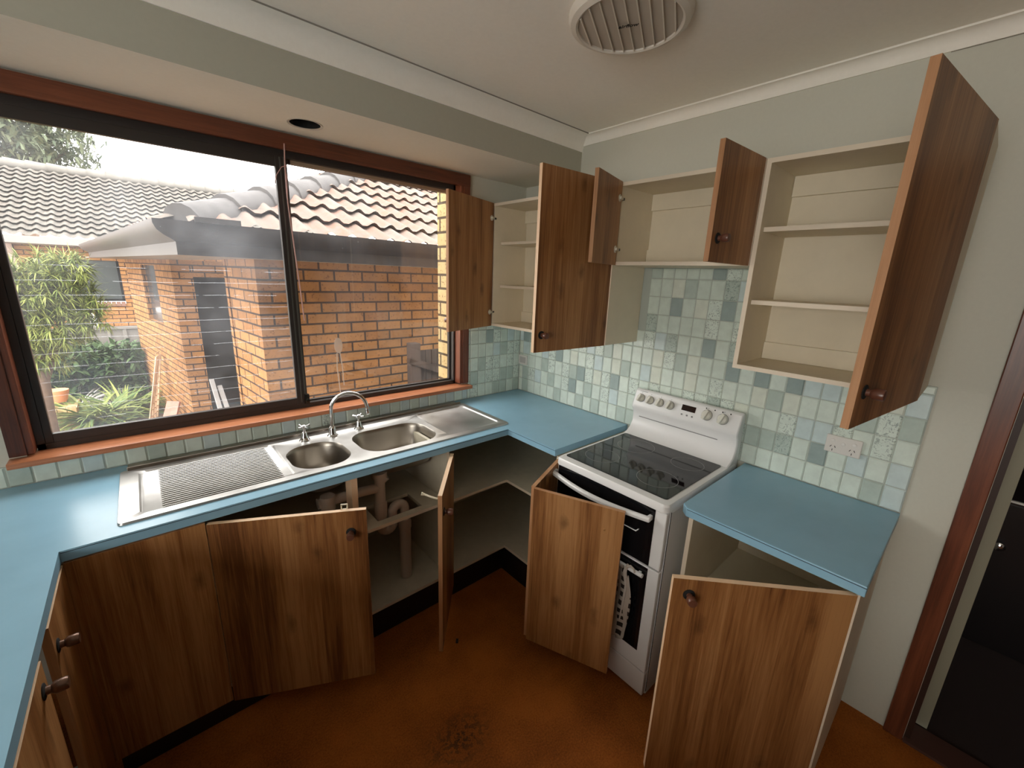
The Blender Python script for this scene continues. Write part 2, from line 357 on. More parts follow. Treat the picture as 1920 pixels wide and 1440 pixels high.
def tiles(name, parent, axis, cells, bounds, pick):
    """axis 'x': tiles on x=0 facing -x, u=-y ; axis 'y': tiles on y=0 facing -y, u=-x"""
    g = G(); th = .007
    def Pt(u, z, d): return (-d, -u, z) if axis == 'x' else (-u, -d, z)
    for (u0, u1, z0, z1) in bounds:
        a, c = Vector(Pt(u0, z0, 0)), Vector(Pt(u1, z1, th-.0015))
        g.box(min(a.x, c.x), max(a.x, c.x), min(a.y, c.y), max(a.y, c.y), z0, z1, mi=len(TMATS)-1)
    for (u0, u1, z0, z1, key) in cells:
        gp = .0015; e = .0038
        u0 += gp; u1 -= gp; z0 += gp; z1 -= gp
        if u1-u0 < .006 or z1-z0 < .006: continue
        mi = TK.index(key)
        o = [g.b.verts.new(Pt(u, z, th-.0014)) for u, z in ((u0, z0), (u1, z0), (u1, z1), (u0, z1))]
        i = [g.b.verts.new(Pt(u, z, th+.0020)) for u, z in ((u0+e, z0+e), (u1-e, z0+e), (u1-e, z1-e), (u0+e, z1-e))]
        g._f(i, mi)
        for k in range(4): g._f([o[k], o[(k+1) % 4], i[(k+1) % 4], i[k]], mi)
    return g.make(name, TMATS, parent)
SP = {}
def put(r, s):  # "k:key,..."
    for q in s.split(): k, c = q.split(':'); SP[(int(k), r)] = c
put(9, '15:m 16:t 17:t 18:t 19:t 20:d 21:f 22:t'); put(8, '15:t 16:t 17:c 18:m 19:t 20:t 21:F 22:b')
put(7, '15:t 16:t 17:d 18:t 19:c 20:f 21:d 22:t'); put(6, '14:d 15:F 16:t 17:t 18:t 19:t 20:f 21:t 22:f')
put(5, '13:p 14:p 15:f 16:b 17:F 18:t 19:t 20:d 21:t 22:F'); put(4, '10:f 11:m 12:c 13:p 14:p 15:p 16:c 17:f 18:m 19:c 20:t 21:t 22:d 23:p 24:d 25:p 26:d 27:b 28:b')
put(3, '0:b 1:p 2:p 5:d 6:p 7:c 8:p 9:f 10:b 11:p 12:c 13:m 14:p 15:b 16:c 17:p 18:p 19:c 20:p 21:f 22:p 23:p 24:c 25:m 26:c 27:p 28:p 29:p 31:f 32:m')
put(2, '2:p 3:m 4:f 5:p 6:f 7:m 8:d 9:f 10:c 11:f 12:d 13:p 14:f 20:f 24:p 25:p 26:f 27:b 28:b 29:f 30:p 31:f 32:p')
put(1, '0:m 1:f 2:b 3:p 4:m 5:p 6:f 7:d 8:p 9:m 10:p 11:f 12:b 13:p 21:f 24:m 25:m 26:F 27:p 28:d 29:p 30:b 31:p 32:b')
put(0, '0:m 1:p 2:p 3:p 4:p 5:m 6:p 7:p 8:m 9:p 10:m 11:p 12:p 13:m 25:p 26:p 27:p 28:p 29:p 30:p 31:m 32:b')
rt = random.Random(3)
def pick(k, r):
    if (k, r) in SP: return SP[(k, r)]
    return rt.choices(['p', 't', 'c', 'b', 'm', 'd', 'f', 'F'], [34, 16, 12, 10, 9, 4, 12, 3])[0]
cells = []
for k in range(-1, 33):
    u0, u1 = max(0.008, T0+k*P_), T0+(k+1)*P_
    for r in range(0, 10):
        z0, z1 = H+r*PV, H+(r+1)*PV
        if 14 <= k <= 23: top = 1.766
        else: top = 1.382
        if k < 15 and r > 5: continue
        z1 = min(z1, top)
        if z1-z0 > .01: cells.append((u0, u1, z0, z1, pick(k, r)))
tiles('tile_splashback', wall_right, 'x', cells, [(0, T0+33*P_, H, 1.382), (.93, 1.57, 1.382, 1.766)], pick)
SW = {(4, 4): 'd', (3, 4): 'f', (1, 3): 'f', (2, 3): 'm', (5, 2): 'm', (3, 2): 'f', (1, 2): 'f', (3, 1): 'f', (2, 1): 'm', (1, 1): 'm', (6, 1): 'm', (2, 0): 'm', (3, 0): 'm'}
cells = []
for k in range(0, 8):
    for r in range(0, 6):
        u0, u1 = max(.009, k*P_), min(.462, (k+1)*P_); z0, z1 = H+r*PV, min(1.385, H+(r+1)*PV)
        if u1-u0 > .01: cells.append((u0, u1, z0, z1, SW.get((k, r)) or rt.choices(['b', 'p', 't', 'm', 'f'], [20, 30, 25, 10, 10])[0]))
for k in range(7, 48):
    u0, u1 = max(.464, k*P_), (k+1)*P_
    cells.append((u0, u1, H, .978, rt.choices(['p', 't', 'b', 'm', 'd', 'f'], [30, 25, 15, 12, 5, 8])[0]))
tiles('tile_splashback', wall_back, 'y', cells, [(0, .464, H, 1.385), (.464, 48*P_, H, .978)], pick)
# ---- window 1
win = thing('window_1', 'wide timber framed sliding window over the sink', 'window', (-1.45, 0, 1.0)); del win['category']; struct(win)
AX0, AX1, AZ0, AZ1 = -2.434, -.464, .99, 2.258
g = G().box(AX0, WX0+.004, -.018, 0, 1.012, AZ1).box(WX1-.004, AX1, -.018, 0, 1.012, AZ1)
g.box(WX0-.001, WX0+.022, -.012, .085, 1.012, WZ1).box(WX1-.022, WX1+.001, -.012, .085, 1.012, WZ1)
g.make('architrave', ARCH, win, bevel=.002)
G().box(AX0, AX1, -.020, 0, WZ1-.03, AZ1).box(WX0, WX1, -.014, .085, WZ1-.022, WZ1+.001).make('head_lining', ARCHX, win, bevel=.002)
G().box(AX0-.004, AX1+.004, -.062, .085, .982, 1.004).make('window_sill', SILLM, win, bevel=.003)
IX0, IX1, IZ0, IZ1 = WX0+.022, WX1-.022, 1.004, WZ1-.022
g = G().box(IX0, IX1, .045, .105, IZ0, IZ0+.022).box(IX0, IX1, .045, .105, IZ1-.03, IZ1).box(IX0, IX0+.022, .045, .105, IZ0, IZ1).box(IX1-.012, IX1, .045, .105, IZ0, IZ1)
g.make('aluminium_frame', ALU, win)
def sash(x0, x1, y, z0, z1, wl, wr, wb, wt, glass, nm, ms=None):
    s_ = G().box(x0, x0+wl, y-.011, y+.011, z0, z1).box(x1-wr, x1, y-.011, y+.011, z0, z1).box(x0+wl, x1-wr, y-.011, y+.011, z0, z0+wb).box(x0+wl, x1-wr, y-.011, y+.011, z1-wt, z1).make('sash', ALU, win, bevel=.002)
    gg = G().box(x0+wl, x1-wr, y-.002, y+.002, z0+wb, z1-wt).make('pane', glass, s_); return s_
sl = sash(IX0+.022, -1.437, .058, IZ0+.018, IZ1-.028, .022, .042, .037, .042, GLASSL, 'l')
sr = sash(-1.452, IX1-.012, .088, IZ0+.016, IZ1-.028, .030, .012, .014, .018, GLASSR, 'r')
G().box(-1.444, -1.436, .044, .066, IZ0+.018, IZ1-.028).box(-1.462, -1.456, .043, .047, IZ0+.03, IZ1-.03).make('meeting_stile_seal', ALUG, sl)
G().box(-1.41, IX1-.012, .070, .078, IZ1-.046, IZ1-.028).make('screen_channel', mat('channel_brown', (.38, .27, .18), .5), win)
g = G().box(-1.445, -1.425, .030, .047, 1.024, 1.075); g.lathe([(.009, 0), (.009, .012), (.004, .014)], Matrix.Translation((-1.435, .030, 1.045)) @ Matrix.Rotation(R(90), 4, 'X'), 12)
g.make('sash_latch', DARKM, win, smooth=True)
# suction-cup smear on right pane
g = G(); cx, cz = -1.245, 1.305
g.prism([(cx+.022*math.cos(a/16*2*math.pi), cz+.042*math.sin(a/16*2*math.pi)) for a in range(16)], .0830, .0840, axis='y')
SM = mat('dried_smear', (.75, .66, .58), .7)
nt = SM.node_tree; SM.node_tree.nodes['Principled BSDF'].inputs['Alpha'].default_value = .35
g.tube([(cx-.01, .0835, cz-.04), (cx-.014, .0835, cz-.12), (cx-.006, .0835, cz-.26)], .0028, 5).tube([(cx+.006, .0835, cz-.04), (cx+.014, .0835, cz-.13), (cx+.016, .0835, cz-.22)], .0025, 5)
g.make('smear_mark', SM, sr)
# outside brick skin round the window
g = G().box(-.525, 1.0, .14, .25, -.7, 2.35).box(XL-.1, -2.41, .14, .25, -.7, 2.35).box(-2.41, -.525, .14, .25, -.7, .985)
g.make('brick_skin', BRICKY, wall_back)
# blind cord
c = G(); c.tube([(-1.452, -.024, 2.215), (-1.453, -.012, 2.15), (-1.450, .012, 2.02), (-1.438, .018, 1.80), (-1.428, .020, 1.62), (-1.420, .022, 1.45)], .0028, 6)
c.tube([(-1.448, -.02, 2.13), (-1.470, -.018, 2.12), (-1.492, -.015, 2.085), (-1.50, -.013, 2.05)], .002, 6)
c.tube([(-1.446, .0, 2.10), (-1.452, .004, 1.98), (-1.446, .008, 1.88)], .0018, 6)
cord = tag(c.make('blind_cord', mat('pink_cord', (.55, .33, .30), .7), smooth=True), 'frayed pinkish cord dangling in front of the window mullion', 'cord')
# ---- doorway on the right
d1 = thing('door_1', 'dark doorway with red-brown architrave', 'door', (0, DY0, 0)); del d1['category']; struct(d1)
G().box(-.018, 0, -2.303, -2.246, 0, DZ+.05).box(-.018, 0, DY1-.055, DY1+.002, 0, DZ+.05).box(-.018, 0, DY1-.055, -2.246, DZ-.002, DZ+.055).make('architrave', ARCH, d1, bevel=.003)
G().box(0.002, .105, -2.322, -2.304, 0, DZ).box(.002, .105, DY1, DY1+.018, 0, DZ).box(.002, .105, DY1, DY0, DZ-.018, DZ).make('door_jamb', mat('dark_jamb', (.035, .014, .008), .5), d1)
G().box(.11, .86, -2.362, -2.325, .01, 2.03).make('door_leaf', mat('grey_door_edge', (.30, .28, .20), .6), d1, label='pale edge of the opened door')
G().box(-.02, .10, DY1, DY0, .001, .012).make('threshold', mat('threshold', (.09, .04, .03), .5), d1)
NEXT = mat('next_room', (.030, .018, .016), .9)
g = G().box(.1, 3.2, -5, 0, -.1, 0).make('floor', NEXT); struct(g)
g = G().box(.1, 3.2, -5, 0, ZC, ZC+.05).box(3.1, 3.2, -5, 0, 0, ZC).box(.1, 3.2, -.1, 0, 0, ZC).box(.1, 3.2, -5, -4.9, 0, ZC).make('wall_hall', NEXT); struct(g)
cb = thing('hall_cabinet', 'black cabinet with a round knob in the dark room beyond the doorway', 'cabinet', (1.2, -2.8, 0))
G().box(.905, 1.5, -3.35, -2.30, 0.001, .755).make('body', mat('black_gloss', (.012, .009, .009), .35), cb, bevel=.004)
G().box(.885, .90, -2.95, -2.386, .770, .779).make('bright_shelf_edge', mat('white_bar', (.9, .88, .82), .2), cb)
G().box(.90, 1.5, -3.35, -2.33, .757, .768).make('top', mat('dark_top', (.02, .012, .012), .3), cb)
G().lathe([(.012, 0), (.010, .012), (.02, .02), (.02, .03), (.008, .036)], Matrix.Translation((.903, -2.44, .545)) @ Matrix.Rotation(R(-90), 4, 'Y'), 16).make('knob', CHROME, cb, smooth=True)
# ================================================================ CEILING THINGS
v = thing('exhaust_vent', 'round white ceiling exhaust fan grille with ribs', 'vent', (-.7845, -1.2778, ZC))
MV = Matrix.Translation((-.7845, -1.2778, 0))
G().lathe([(.183, ZC-.0005), (.183, ZC-.010), (.176, ZC-.024), (.160, ZC-.030), (.154, ZC-.027), (.153, ZC-.020), (.002, ZC-.020)], MV, 56).make('rim', mat('vent_plastic', (.74, .70, .62), .4), v, smooth=True)
VENTG = mat('vent_grille', (.52, .47, .40), .5)
G().lathe([(.1525, ZC-.017), (.1525, ZC-.0225), (.02, ZC-.0235), (.001, ZC-.0235)], MV, 48).make('grille', VENTG, v)
sdv = Vector((.888, .46, 0)).normalized(); pdv = Vector((.46, -.888, 0))
for i in range(-4, 5):
    o_ = i*.033; L = math.sqrt(.152**2-o_**2); g = G()
    mx = MV @ Matrix(((sdv.x, pdv.x, 0, 0), (sdv.y, pdv.y, 0, 0), (0, 0, 1, 0), (0, 0, 0, 1)))
    g.box(-L, L, o_-.0018, o_+.0018, ZC-.029, ZC-.0215, mx); g.make('rib', MATS['vent_plastic'], v)
tx = bpy.data.curves.new('t', 'FONT'); tx.body = 'airflow'; tx.size = .021; tx.extrude = .0004; tx.align_x = 'CENTER'; tx.align_y = 'CENTER'; tx.shear = .3; tx.offset = .0006
to = bpy.data.objects.new('t', tx); COL.objects.link(to); bpy.context.view_layer.update()
me = bpy.data.meshes.new_from_object(to.evaluated_get(bpy.context.evaluated_depsgraph_get())); bpy.data.objects.remove(to)
badge = bpy.data.objects.new('lettering', me); COL.objects.link(badge); me.materials.append(mat('ink_black', (.02, .015, .01), .6))
mxl = Matrix(((pdv.x, sdv.x, 0), (pdv.y, sdv.y, 0), (0, 0, 1)))  # text x along pdv
xa = pdv.normalized(); za = Vector((0, 0, -1)); ya = za.cross(xa)
for q in me.vertices:
    q.co = Vector((-.790, -1.2778, ZC-.0300)) + xa*q.co.x + ya*q.co.y + za*q.co.z
attach(badge, v)
h = thing('downlight_hole', 'empty round downlight opening in the bulkhead soffit above the window', 'downlight', (HX, HY, ZB))
G().lathe([(HR, .001), (HR+.006, -.002), (HR+.009, -.002), (HR+.009, 0), (HR, .001)][:4], Matrix.Translation((HX, HY, ZB)), 40, cap=False).make('trim_ring', mat('ring_paint', (.55, .52, .45), .6), h, smooth=True)
bm = G(); bm.lathe([(HR-.001, .002), (HR-.001, .11), (.001, .112)], Matrix.Translation((HX, HY, ZB)), 40)
bm.b.faces.ensure_lookup_table()
fl = [f for f in bm.b.faces if len(f.verts) > 4 and abs(f.calc_center_median().z-(ZB+.002)) < .001]; bmesh.ops.delete(bm.b, geom=fl, context='FACES_ONLY')
bm.make('dark_can', DARK, h)
# ================================================================ WORKTOPS
def worktop(name, polys, fronts, label, parent_loc):
    t = thing(name, label, 'worktop', parent_loc); return t
D2, XI = .614, -2.281
HX0, HX1, HY0, HY1 = -2.135, -.585, -.515, -.105    # sink cut-out
g = G()
ZT0 = .866
for x0, x1, y0, y1 in ((-3.0, XI, -2.6, -.0075), (XI, HX0, -.6, -.0075), (HX0, HX1, -.6, HY0), (HX0, HX1, HY1, -.0075), (HX1, -.0095, -.6, -.0075), (-D2, -.0095, -.945, -.6)):
    g.box(x0, x1, y0, y1, ZT0, H)
bmesh.ops.remove_doubles(g.b, verts=g.b.verts[:], dist=1e-5)
cnt = {}
for f in g.b.faces: cnt.setdefault(frozenset(v.index for v in f.verts), []).append(f)
dead = [f for fs in cnt.values() if len(fs) > 1 for f in fs]
wt = thing('worktop', 'long blue laminate worktop around the sink, running left and into the corner', 'worktop', (-1.5, -.3, H))
g.make('top', BENCH, wt)
g = G().box(-2.279, -D2-.0005, -.6012, -.599, .8935, .8950).box(-D2-.0012, -D2+.001, -.945, -.602, .8935, .8950).make('edge_seam', LINE, wt)
wr = thing('worktop', 'short blue laminate worktop to the right of the cooker', 'worktop', (-.3, -1.85, H))
G().prism([(-.59, -1.576), (-D2, -1.600), (-D2, -2.118), (-.0095, -2.118), (-.0095, -1.576)], ZT0, H).make('top', BENCH, wr, bevel=.002)
G().box(-D2-.0012, -D2+.001, -2.118, -1.602, .8935, .8950).make('edge_seam', LINE, wr)
# ================================================================ DOORS / KNOBS
def knob(parent, x, s, z, big=1.0, m=None, axis='y'):
    mx = Matrix.Translation((x, s*.0085, z)) @ Matrix.Rotation(R(-90*s), 4, 'X')
    g = G().lathe([(.0175*big, 0), (.0175*big, .002), (.012*big, .004), (.001, .0045)], mx, 20, mi=1).lathe([(.009*big, .003), (.0085*big, .012), (.0115*big, .015), (.0135*big, .019), (.0135*big, .035), (.0120*big, .038), (.001, .0385)], mx, 20, mi=0)
    k = g.make('knob', [m or KNOBM, MATS['matt_black']], None, smooth=True); k.parent = parent; return k
def cup_hinge(parent, z, s):
    g = G().lathe([(.016, 0), (.016, .003), (.001, .0032)], Matrix.Translation((.022, s*.0085, z)) @ Matrix.Rotation(R(-90*s), 4, 'X'), 16)
    g.box(.004, .030, min(s*.009, s*.02), max(s*.009, s*.02), z-.006, z+.006, mi=0)
    k = g.make('cup_hinge', mat('hinge_cream', (.72, .68, .56), .35), None, bevel=.001); k.parent = parent
    g = G().box(-.020, .006, min(s*.010, s*.018), max(s*.010, s*.018), z-.005, z+.005); k2 = g.make('hinge_arm', DARKM, None); k2.parent = parent
def door(parent, h, f, z0, z1, t=.017, knobs=(), hinges=(), edge=EDGE, hs=1, name='door', vedge=None):
    h = Vector(h); f = Vector(f); w = (f-h).length; a = math.atan2(f.y-h.y, f.x-h.x)
    g = G().box(0, w, -t/2, t/2, 0, z1-z0); g.b.faces.ensure_lookup_table()
    for fc in g.b.faces:
        fc.normal_update()
        if abs(fc.normal.z) > .5: fc.material_index = 1
        elif abs(fc.normal.y) < .5: fc.material_index = 2
    o = g.make(name, [WOOD, edge, vedge or EDGE]); placed(o, (h.x, h.y, z0), a)
    if parent: attach(o, parent)
    for kx, s, kz in knobs: knob(o, w-kx, s, kz)
    for hz in hinges: cup_hinge(o, hz, hs)
    return o
# ================================================================ WALL CABINETS
ZCB, ZCT, CD = 1.38, 2.128, -.292
def carcass(parent, y0, y1, z0, z1, x0=CD, m=MEL, yl=True):
    t = .016; xb = -.0095
    g = G().box(x0, xb, y0-t, y0, z0, z1).box(x0, xb, y1, y1+t, z0, z1).box(x0, xb, y1+t, y0-t, z0, z0+t).box(x0, xb, y1+t, y0-t, z1-t, z1)
    g.b.faces.ensure_lookup_table()
    for f in g.b.faces:
        f.normal_update()
        c = f.calc_center_median()
        if abs(c.x-x0) < 1e-4: f.material_index = 1
    g.make('carcass', [m, MELE], parent)
    G().box(xb-.012, xb-.004, y1+t, y0-t, z0+t, z1-t).make('back_panel', m, parent)
    for a_, b_ in ((z1-t-.075, z1-t-.001), (z0+t+.001, z0+t+.07)): G().box(xb-.028, xb-.0125, y1+t+.002, y0-t-.002, a_, b_).make('hanging_rail', m, parent)
def shelf(parent, y0, y1, z, x0=-.262, m=MEL, xb=-.022):
    t = .016; g = G().box(x0, xb, y1+t+.001, y0-t-.001, z-.016, z)
    g.b.faces.ensure_lookup_table()
    for f in g.b.faces:
        if abs(f.calc_center_median().x-x0) < 1e-4: f.material_index = 1
    g.make('shelf', [m, MELE], parent)
uc = thing('wall_cabinet', 'tall double-door wall cabinet in the corner beside the window, doors open', 'cabinet', (-.15, -.48, ZCB), 'kitchen wall cabinets')
carcass(uc, -.022, -.943, ZCB, ZCT)
for z in (1.905, 1.640): shelf(uc, -.022, -.943, z, -.235)
door(uc, (-.304, -.030), (-.726, -.178), ZCB, ZCT, knobs=[(.04, -1, .06)], hinges=(.09, .66), hs=1)
door(uc, (-.304, -.938), (-.766, -.909), ZCB, ZCT, vedge=EDGEP, knobs=[(.04, 1, .075)], hinges=(.09, .66), hs=-1)
um = thing('wall_cabinet', 'short double-door wall cabinet above the cooker, doors open', 'cabinet', (-.15, -1.25, 1.766), 'kitchen wall cabinets')
carcass(um, -.944, -1.553, 1.766, ZCT)
door(um, (-.304, -.958), (-.572, -1.030), 1.766, ZCT, hinges=(.07, .29), hs=1)
door(um, (-.304, -1.546), (-.604, -1.532), 1.766, ZCT, knobs=[(.04, 1, .075)])
ur = thing('wall_cabinet', 'tall single-door wall cabinet at the right end, door swung wide open', 'cabinet', (-.15, -1.82, ZCB), 'kitchen wall cabinets')
carcass(ur, -1.5545, -2.092, ZCB, ZCT)
for z in (1.903, 1.642): shelf(ur, -1.5545, -2.092, z)
door(ur, (-.304, -2.085), (-.822, -2.014), ZCB, ZCT, knobs=[(.045, 1, .085)])
# ================================================================ BASE CABINETS
BZ0, BZ1, KZ = .150, .866, .150
FY = -.583
def fe(g, test, mi=1):
    g.b.faces.ensure_lookup_table()
    for f in g.b.faces:
        if test(f.calc_center_median()): f.material_index = mi
# sink unit
cs = thing('base_cabinet', 'timber-look base cabinet under the sink with two doors standing open', 'cabinet', (-1.6, -.3, 0), 'kitchen base cabinets')
g = G().box(-2.27, -.977, FY, -.012, .150, .166).box(-.993, -.977, FY, -.012, .166, .864).box(-1.966, -1.95, FY, -.012, .166, .80).box(-2.27, -.993, -.018, -.012, .166, .864)
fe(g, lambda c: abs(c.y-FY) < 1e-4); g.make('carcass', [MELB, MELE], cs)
G().box(-1.457, -1.432, FY, FY+.07, .42, .864).make('centre_stile', [EDGEP], cs)
zt = .595
g = G().box(-1.95, -1.335, FY, -.03, zt-.016, zt).box(-1.110, -.994, FY, -.03, zt-.016, zt).box(-1.335, -1.110, FY, -.545, zt-.016, zt).box(-1.335, -1.110, -.395, -.03, zt-.016, zt)
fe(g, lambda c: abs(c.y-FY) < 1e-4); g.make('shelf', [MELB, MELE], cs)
door(cs, (-2.279, -.592), (-1.952, -.592), .105, .860)
G().box(-2.32, -2.283, -.6, -.575, .105, .862).make('corner_post', WOOD, cs)
dl = door(cs, (-1.946, -.600), (-1.495, -.828), .105, .856, knobs=[(.055, -1, .665)], edge=EDGEP)
dr = door(cs, (-.975, -.604), (-1.236, -.915), .105, .856, knobs=[(.045, 1, .655)], edge=EDGEP)
def catch(parent, x, z, s, L=.03):
    g = G().box(x-.012, x+.012, min(s*.0085, s*.012), max(s*.0085, s*.012), z-.010, z-.006).box(x-.012, x-.008, min(s*.0085, s*.012), max(s*.0085, s*.012), z-.01, z+.012).box(x+.008, x+.012, min(s*.0085, s*.012), max(s*.0085, s*.012), z-.01, z+.012).box(x-.012, x+.012, min(s*.0085, s*.012), max(s*.0085, s*.012), z+.009, z+.013)
    k = g.make('door_catch', mat('catch_cream', (.72, .66, .50), .4), None); k.parent = parent
catch(dl, .43, .758, 1)
k = G().tube([(0.40, -.01, .735), (.40, -.035, .742), (.395, -.058, .748)], .004, 8).tube([(.395, -.058, .748), (.402, -.072, .752), (.386, -.074, .752), (.395, -.058, .748)], .0035, 8).make('door_catch', MATS['catch_cream'], None); k.parent = dr
G().box(-2.27, -.60, -.566, -.550, .001, .149).make('kickboard', KICK, cs)
# corner unit
cc = thing('corner_base_cabinet', 'L-shaped corner base cabinet left of the cooker with folded-back door', 'cabinet', (-.3, -.5, 0), 'kitchen base cabinets')
Lp = [(-.975, FY), (-.597, FY), (-.597, -.943), (-.012, -.943), (-.012, -.012), (-.975, -.012)]
g = G().prism(Lp, .150, .166).box(-.597, -.012, -.958, -.943, .150, .864).box(-.018, -.012, -.943, -.012, .166, .864).box(-.975, -.018, -.018, -.012, .166, .864)
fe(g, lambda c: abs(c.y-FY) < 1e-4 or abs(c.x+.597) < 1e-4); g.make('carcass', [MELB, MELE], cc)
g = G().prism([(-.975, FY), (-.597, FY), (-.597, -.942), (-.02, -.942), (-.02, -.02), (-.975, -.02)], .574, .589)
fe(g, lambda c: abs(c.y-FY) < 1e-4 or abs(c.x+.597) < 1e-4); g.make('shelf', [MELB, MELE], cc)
da = door(cc, (-.612, -.968), (-.893, -1.085), .105, .858, edge=EDGE)
db = door(cc, (-.897, -1.097), (-.756, -1.438), .105, .858, edge=EDGE)
G().lathe([(.0035, 0), (.0035, .003), (.001, .0035)], Matrix.Translation((db.location.x, db.location.y, 0)) , 8).b.free()
sc = G().lathe([(.0035, 0), (.0035, .003), (.001, .0035)], Matrix.Translation((.300, -.0085, .660)) @ Matrix.Rotation(R(90), 4, 'X'), 10).make('screw', mat('brass', (.8, .6, .3), .3, 1)); sc.parent = db
G().box(-.598, -.582, -.94, -.566, .001, .149).box(-.60, -.582, -.566, -.550, .001, .149).make('kickboard', KICK, cc)
# right unit
cr = thing('base_cabinet', 'base cabinet right of the cooker with its knobbed door swung open', 'cabinet', (-.3, -1.85, 0), 'kitchen base cabinets')
g = G().box(-.585, -.012, -1.618, -1.602, .150, .864).box(-.585, -.012, -2.108, -2.092, .001, .864).box(-.585, -.012, -2.092, -1.618, .150, .166).box(-.018, -.012, -2.092, -1.618, .166, .864)
fe(g, lambda c: abs(c.x+.585) < 1e-4); g.make('carcass', [MEL, MELE], cr)
G().box(-.56, -.018, -2.091, -1.619, .46, .476).make('shelf', MEL, cr)
door(cr, (-.598, -2.098), (-.942, -1.728), .105, .857, knobs=[(.05, 1, .70)], edge=EDGEP, vedge=EDGEP)
G().box(-.55, -.535, -2.092, -1.60, .001, .149).make('kickboard', KICK, cr)
# left unit
cl = thing('base_cabinet', 'base cabinet under the left worktop with two knobbed doors', 'cabinet', (-2.6, -1.4, 0), 'kitchen base cabinets')
g = G().box(-2.98, -2.31, -2.55, -.60, .150, .166).box(-2.98, -2.31, -.94, -.924, .166, .864).box(-2.98, -2.31, -2.55, -2.534, .166, .864).box(-2.98, -2.964, -2.55, -.60, .166, .864)
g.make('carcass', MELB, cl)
for h_, f_, kx in (((-2.288, -.603), (-2.288, -.885), .035), ((-2.288, -1.45), (-2.288, -.995), .04), ((-2.288, -1.47), (-2.288, -1.95), .05)):
    s = 1
    d_ = door(cl, h_, f_, .105, .858, edge=EDGEP); w = (Vector(f_)-Vector(h_)).length
    s = 1 if f_[1] < h_[1] else -1
    knob(d_, w-kx, s, .675 if f_[1] != -.995 else .705, 1, KNOBL)
G().box(-2.36, -2.34, -2.55, -.60, .001, .149).make('kickboard', KICK, cl)
# ================================================================ SINK
sk = thing('kitchen_sink', 'stainless steel double bowl sink with ribbed drainer set into the blue worktop', 'sink', (-1.36, -.3, H))
def rr(x0, x1, y0, y1, r, n=8, rl=None):
    pts = []
    for cx, cy, a0, r_ in ((x1-r, y1-r, 0, r), (x0+(rl or r), y1-(rl or r), 90, rl or r), (x0+(rl or r), y0+(rl or r), 180, rl or r), (x1-r, y0+r, 270, r)):
        for i in range(n+1):
            a = R(a0+90*i/n); pts.append((cx+r_*math.cos(a), cy+r_*math.sin(a)))
    return pts
SZ = .9075
bowls = [(-1.632, -1.392, -.506, -.222, .105), (-1.340, -.958, -.500, -.212, .100)]
X0, X1, Y0, Y1 = -2.160, -.558, -.540, -.092
DL = (-2.108, -1.642, -.505, -.128, .02); DR = (-.925, -.590, -.505, -.125, .03)
g = G(); bm = g.b; loops = []
def loop(pts, z): return [bm.verts.new((x, y, z)) for x, y in pts]
outer = loop(rr(X0, X1, Y0, Y1, .014, 4), SZ)
outb = loop(rr(X0-.002, X1+.002, Y0-.002, Y1+.002, .015, 4), H+.0004)
for i in range(len(outer)): g._f([outer[i], outer[(i+1) % len(outer)], outb[(i+1) % len(outb)], outb[i]])
holes = []
for b_ in bowls: holes.append(loop(rr(*b_[:4], b_[4], 10), SZ))
for d_ in (DL, DR): holes.append(loop(rr(*d_[:4], d_[4], 5), SZ))
es = []
for lp in [outer]+holes:
    for i in range(len(lp)):
        e = bm.edges.get((lp[i], lp[(i+1) % len(lp)])) or bm.edges.new((lp[i], lp[(i+1) % len(lp)])); es.append(e)
bmesh.ops.triangle_fill(bm, use_beauty=True, edges=es)
for lp, d_ in ((holes[2], DL), (holes[3], DR)):
    e = .006; l2 = loop(rr(d_[0]+e, d_[1]-e, d_[2]+e, d_[3]-e, d_[4], 5), SZ-.0055)
    for i in range(len(lp)): g._f([lp[i], lp[(i+1) % len(lp)], l2[(i+1) % len(l2)], l2[i]])
    g._f(l2)
for i in range(22):
    y = -.490+i*.0165
    g.tube([(-2.05, y, SZ-.0055), (-2.04, y, SZ-.0035), (-1.69, y, SZ-.0035), (-1.68, y, SZ-.0055)], .0032, 8)
deck = g.make('drainer_deck', STEEL, sk, smooth=True)
G().box(X0+.02, X1-.02, -.094, -.088, H+.001, H+.020).box(X0+.02, X1-.02, -.092, -.012, H+.0005, H+.004).make('rear_upstand', mat('upstand_steel', (.30, .26, .22), .3, 1), sk, bevel=.002)
for bi, (x0, x1, y0, y1, r) in enumerate(bowls):
    g = G(); prev = None; dep = .150 if bi else .140
    for s_, z in ((0, 0), (.003, -.004), (.007, -.02), (.012, -.07), (.018, -dep+.045), (.028, -dep+.02), (.048, -dep+.006), (.075, -dep)):
        rr_ = max(.03, r-s_*.6); ring = [g.b.verts.new((x, y, SZ+z)) for x, y in rr(x0+s_, x1-s_, y0+s_, y1-s_, min(rr_, (min(x1-x0, y1-y0)/2-s_)*.98), 10)]
        if prev:
            for i in range(len(ring)): g._f([prev[i], prev[(i+1) % len(ring)], ring[(i+1) % len(ring)], ring[i]])
        prev = ring
    g._f(prev); bo = g.make('bowl', BOWL, sk, smooth=True)
    cx, cy = (x0+x1)/2, (y0+y1)/2
    G().lathe([(.038, SZ-dep+.001), (.036, SZ-dep+.003), (.026, SZ-dep+.002), (.001, SZ-dep+.0018)], Matrix.Translation((cx, cy, 0)), 24).make('drain', CHROME, bo, smooth=True)
